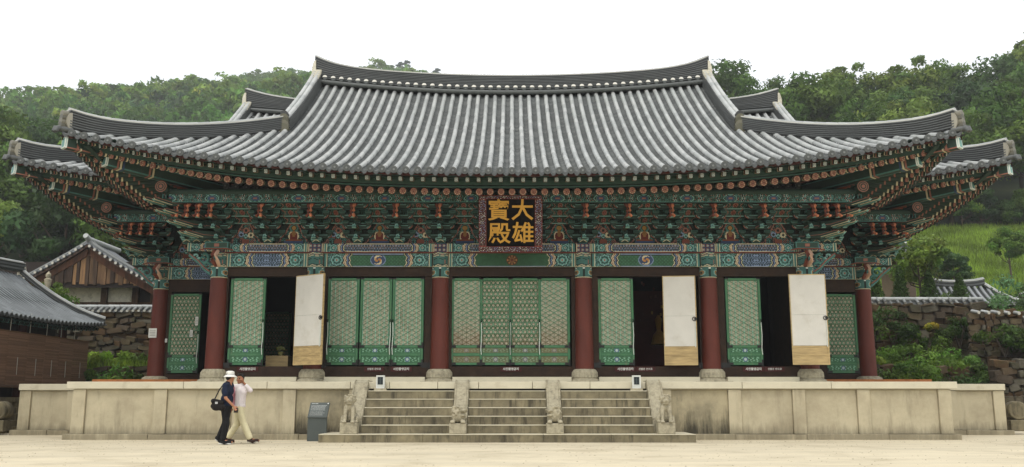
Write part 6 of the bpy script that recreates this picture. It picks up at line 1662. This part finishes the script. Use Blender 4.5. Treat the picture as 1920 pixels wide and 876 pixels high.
# --- man in white shirt: striding right, face to the left, hand raised to his head
m2 = thing('person', 'man in white and pink striped shirt and cream trousers holding his hand to his head', 'person', (-6.74, 23.0, 0))
hd = (.07, -.01, 1.545); gaze = (-.35, -.94, 0)
shR, shL = (.0, -.17, 1.345), (.12, .17, 1.345)
shR, shL = (-.05, -.13, 1.35), (.20, .10, 1.35)
elL = (.335, -.02, 1.27); wrL = (.165, -.05, 1.46)
elR = (-.13, -.2, 1.10); wrR = (-.06, -.27, .87)
knA, anA, toA = (.20, -.02, .50), (.40, -.04, .10), (.60, -.05, .075)
knB, anB, toB = (.02, .10, .47), (-.20, .10, .12), (-.04, .10, .045)
body = [((.06, 0, .93), (.16, .13, .12)), ((.06, 0, 1.08), (.145, .12, .16)), ((.07, 0, 1.25), (.165, .125, .14)), (shR, shL, .06, .06), (shL, elL, .052, .042), (elL, wrL, .04, .028), (shR, elR, .05, .04), (elR, wrR, .038, .027),
        ((.09, -.05, .9), knA, .085, .06), (knA, anA, .055, .038), ((.03, .07, .9), knB, .085, .06), (knB, anB, .055, .038), (anA, toA, .035, .03), (anB, toB, .035, .028), ((.07, 0, 1.36), (.07, 0, 1.48), .07, .055)]
body += head(hd, gaze) + hand(wrL, (-.45, .0, .85), -1, (0, -1, .2), 1., .5) + hand(wrR, (.1, 0, -1), 1, (.9, 0, 0), 1., .5)
link('body', organic(body, .0115, 3, lin('#94603f')), material('tanned_skin', lin('#8f5f43'), rough=.55, var=.06), m2, smooth=True); face_bits(m2, hd, gaze)
link('hair', hair(hd, gaze, 0), bpy.data.materials['dark_hair'], m2, smooth=True)
shirt = [((.06, .01, .91), (.07, .01, 1.26), .158, .165), ((.06, 0, .90), (.18, .155, .08)), ((.07, 0, 1.23), (.185, .15, .15)), (shR, shL, .077, .077), (shL, elL, .074, .062), (elL, (.235, -.035, 1.385), .060, .05), (shR, (-.105, -.18, 1.16), .072, .066), ((.07, 0, 1.38), (.07, 0, 1.43), .08, .066)]
me = organic(shirt, .013, 3, (.5, .5, .5))
dat = me.color_attributes['Col']; cc = np.ones((len(dat.data), 4), np.float32)
if dat.domain == 'CORNER':
    vi = np.zeros(len(me.loops), np.int32); me.loops.foreach_get('vertex_index', vi)
else: vi = np.arange(len(me.vertices))
co = np.zeros(len(me.vertices)*3); me.vertices.foreach_get('co', co); co = co.reshape(-1, 3)[vi]
cc[:, :3] = lin('#d8d2cf'); st_ = (co[:, 0] > -.075) & (co[:, 0] < .0) & (co[:, 1] < 0) & (co[:, 2] < 1.36) & (co[:, 2] > .9); cc[st_, :3] = lin('#b9808b')
fine = (np.sin(co[:, 0]*260) > .6) & ~st_ & (co[:, 2] < 1.4); cc[fine, :3] = lin('#c9b8bd')
dat.data.foreach_set('color', cc.ravel()); link('shirt', me, M['cloth'], m2, smooth=True)
CR = lin('#cfc6a2')
tr = [((.06, 0, .88), (.165, .145, .10)), ((.09, -.05, .86), knA, .105, .085), (knA, (.375, -.04, .155), .085, .078), ((.03, .07, .86), knB, .105, .085), (knB, (-.17, .10, .17), .083, .072)]
link('trousers', organic(tr, .013, 3, CR), M['cloth'], m2, smooth=True)
shoe(anA, toA, lin('#352620'), lin('#b9b3a4'), m2); shoe(anB, toB, lin('#352620'), lin('#b9b3a4'), m2)

# ------------------------------------------------------------------ summer haze
hz = MB(); hz.box(-700, -30, -1.5, 700, 900, 260); o = hz.build('haze', None)
o['kind'] = 'stuff'; hm = bpy.data.materials.new('haze'); hm.use_nodes = True; n = hm.node_tree.nodes; n.clear(); ou = n.new('ShaderNodeOutputMaterial'); pv = n.new('ShaderNodeVolumePrincipled')
pv.inputs['Color'].default_value = (.95, .975, .985, 1); pv.inputs['Density'].default_value = .00065; pv.inputs['Anisotropy'].default_value = .3
hm.node_tree.links.new(pv.outputs[0], ou.inputs['Volume']); o.data.materials.append(hm)
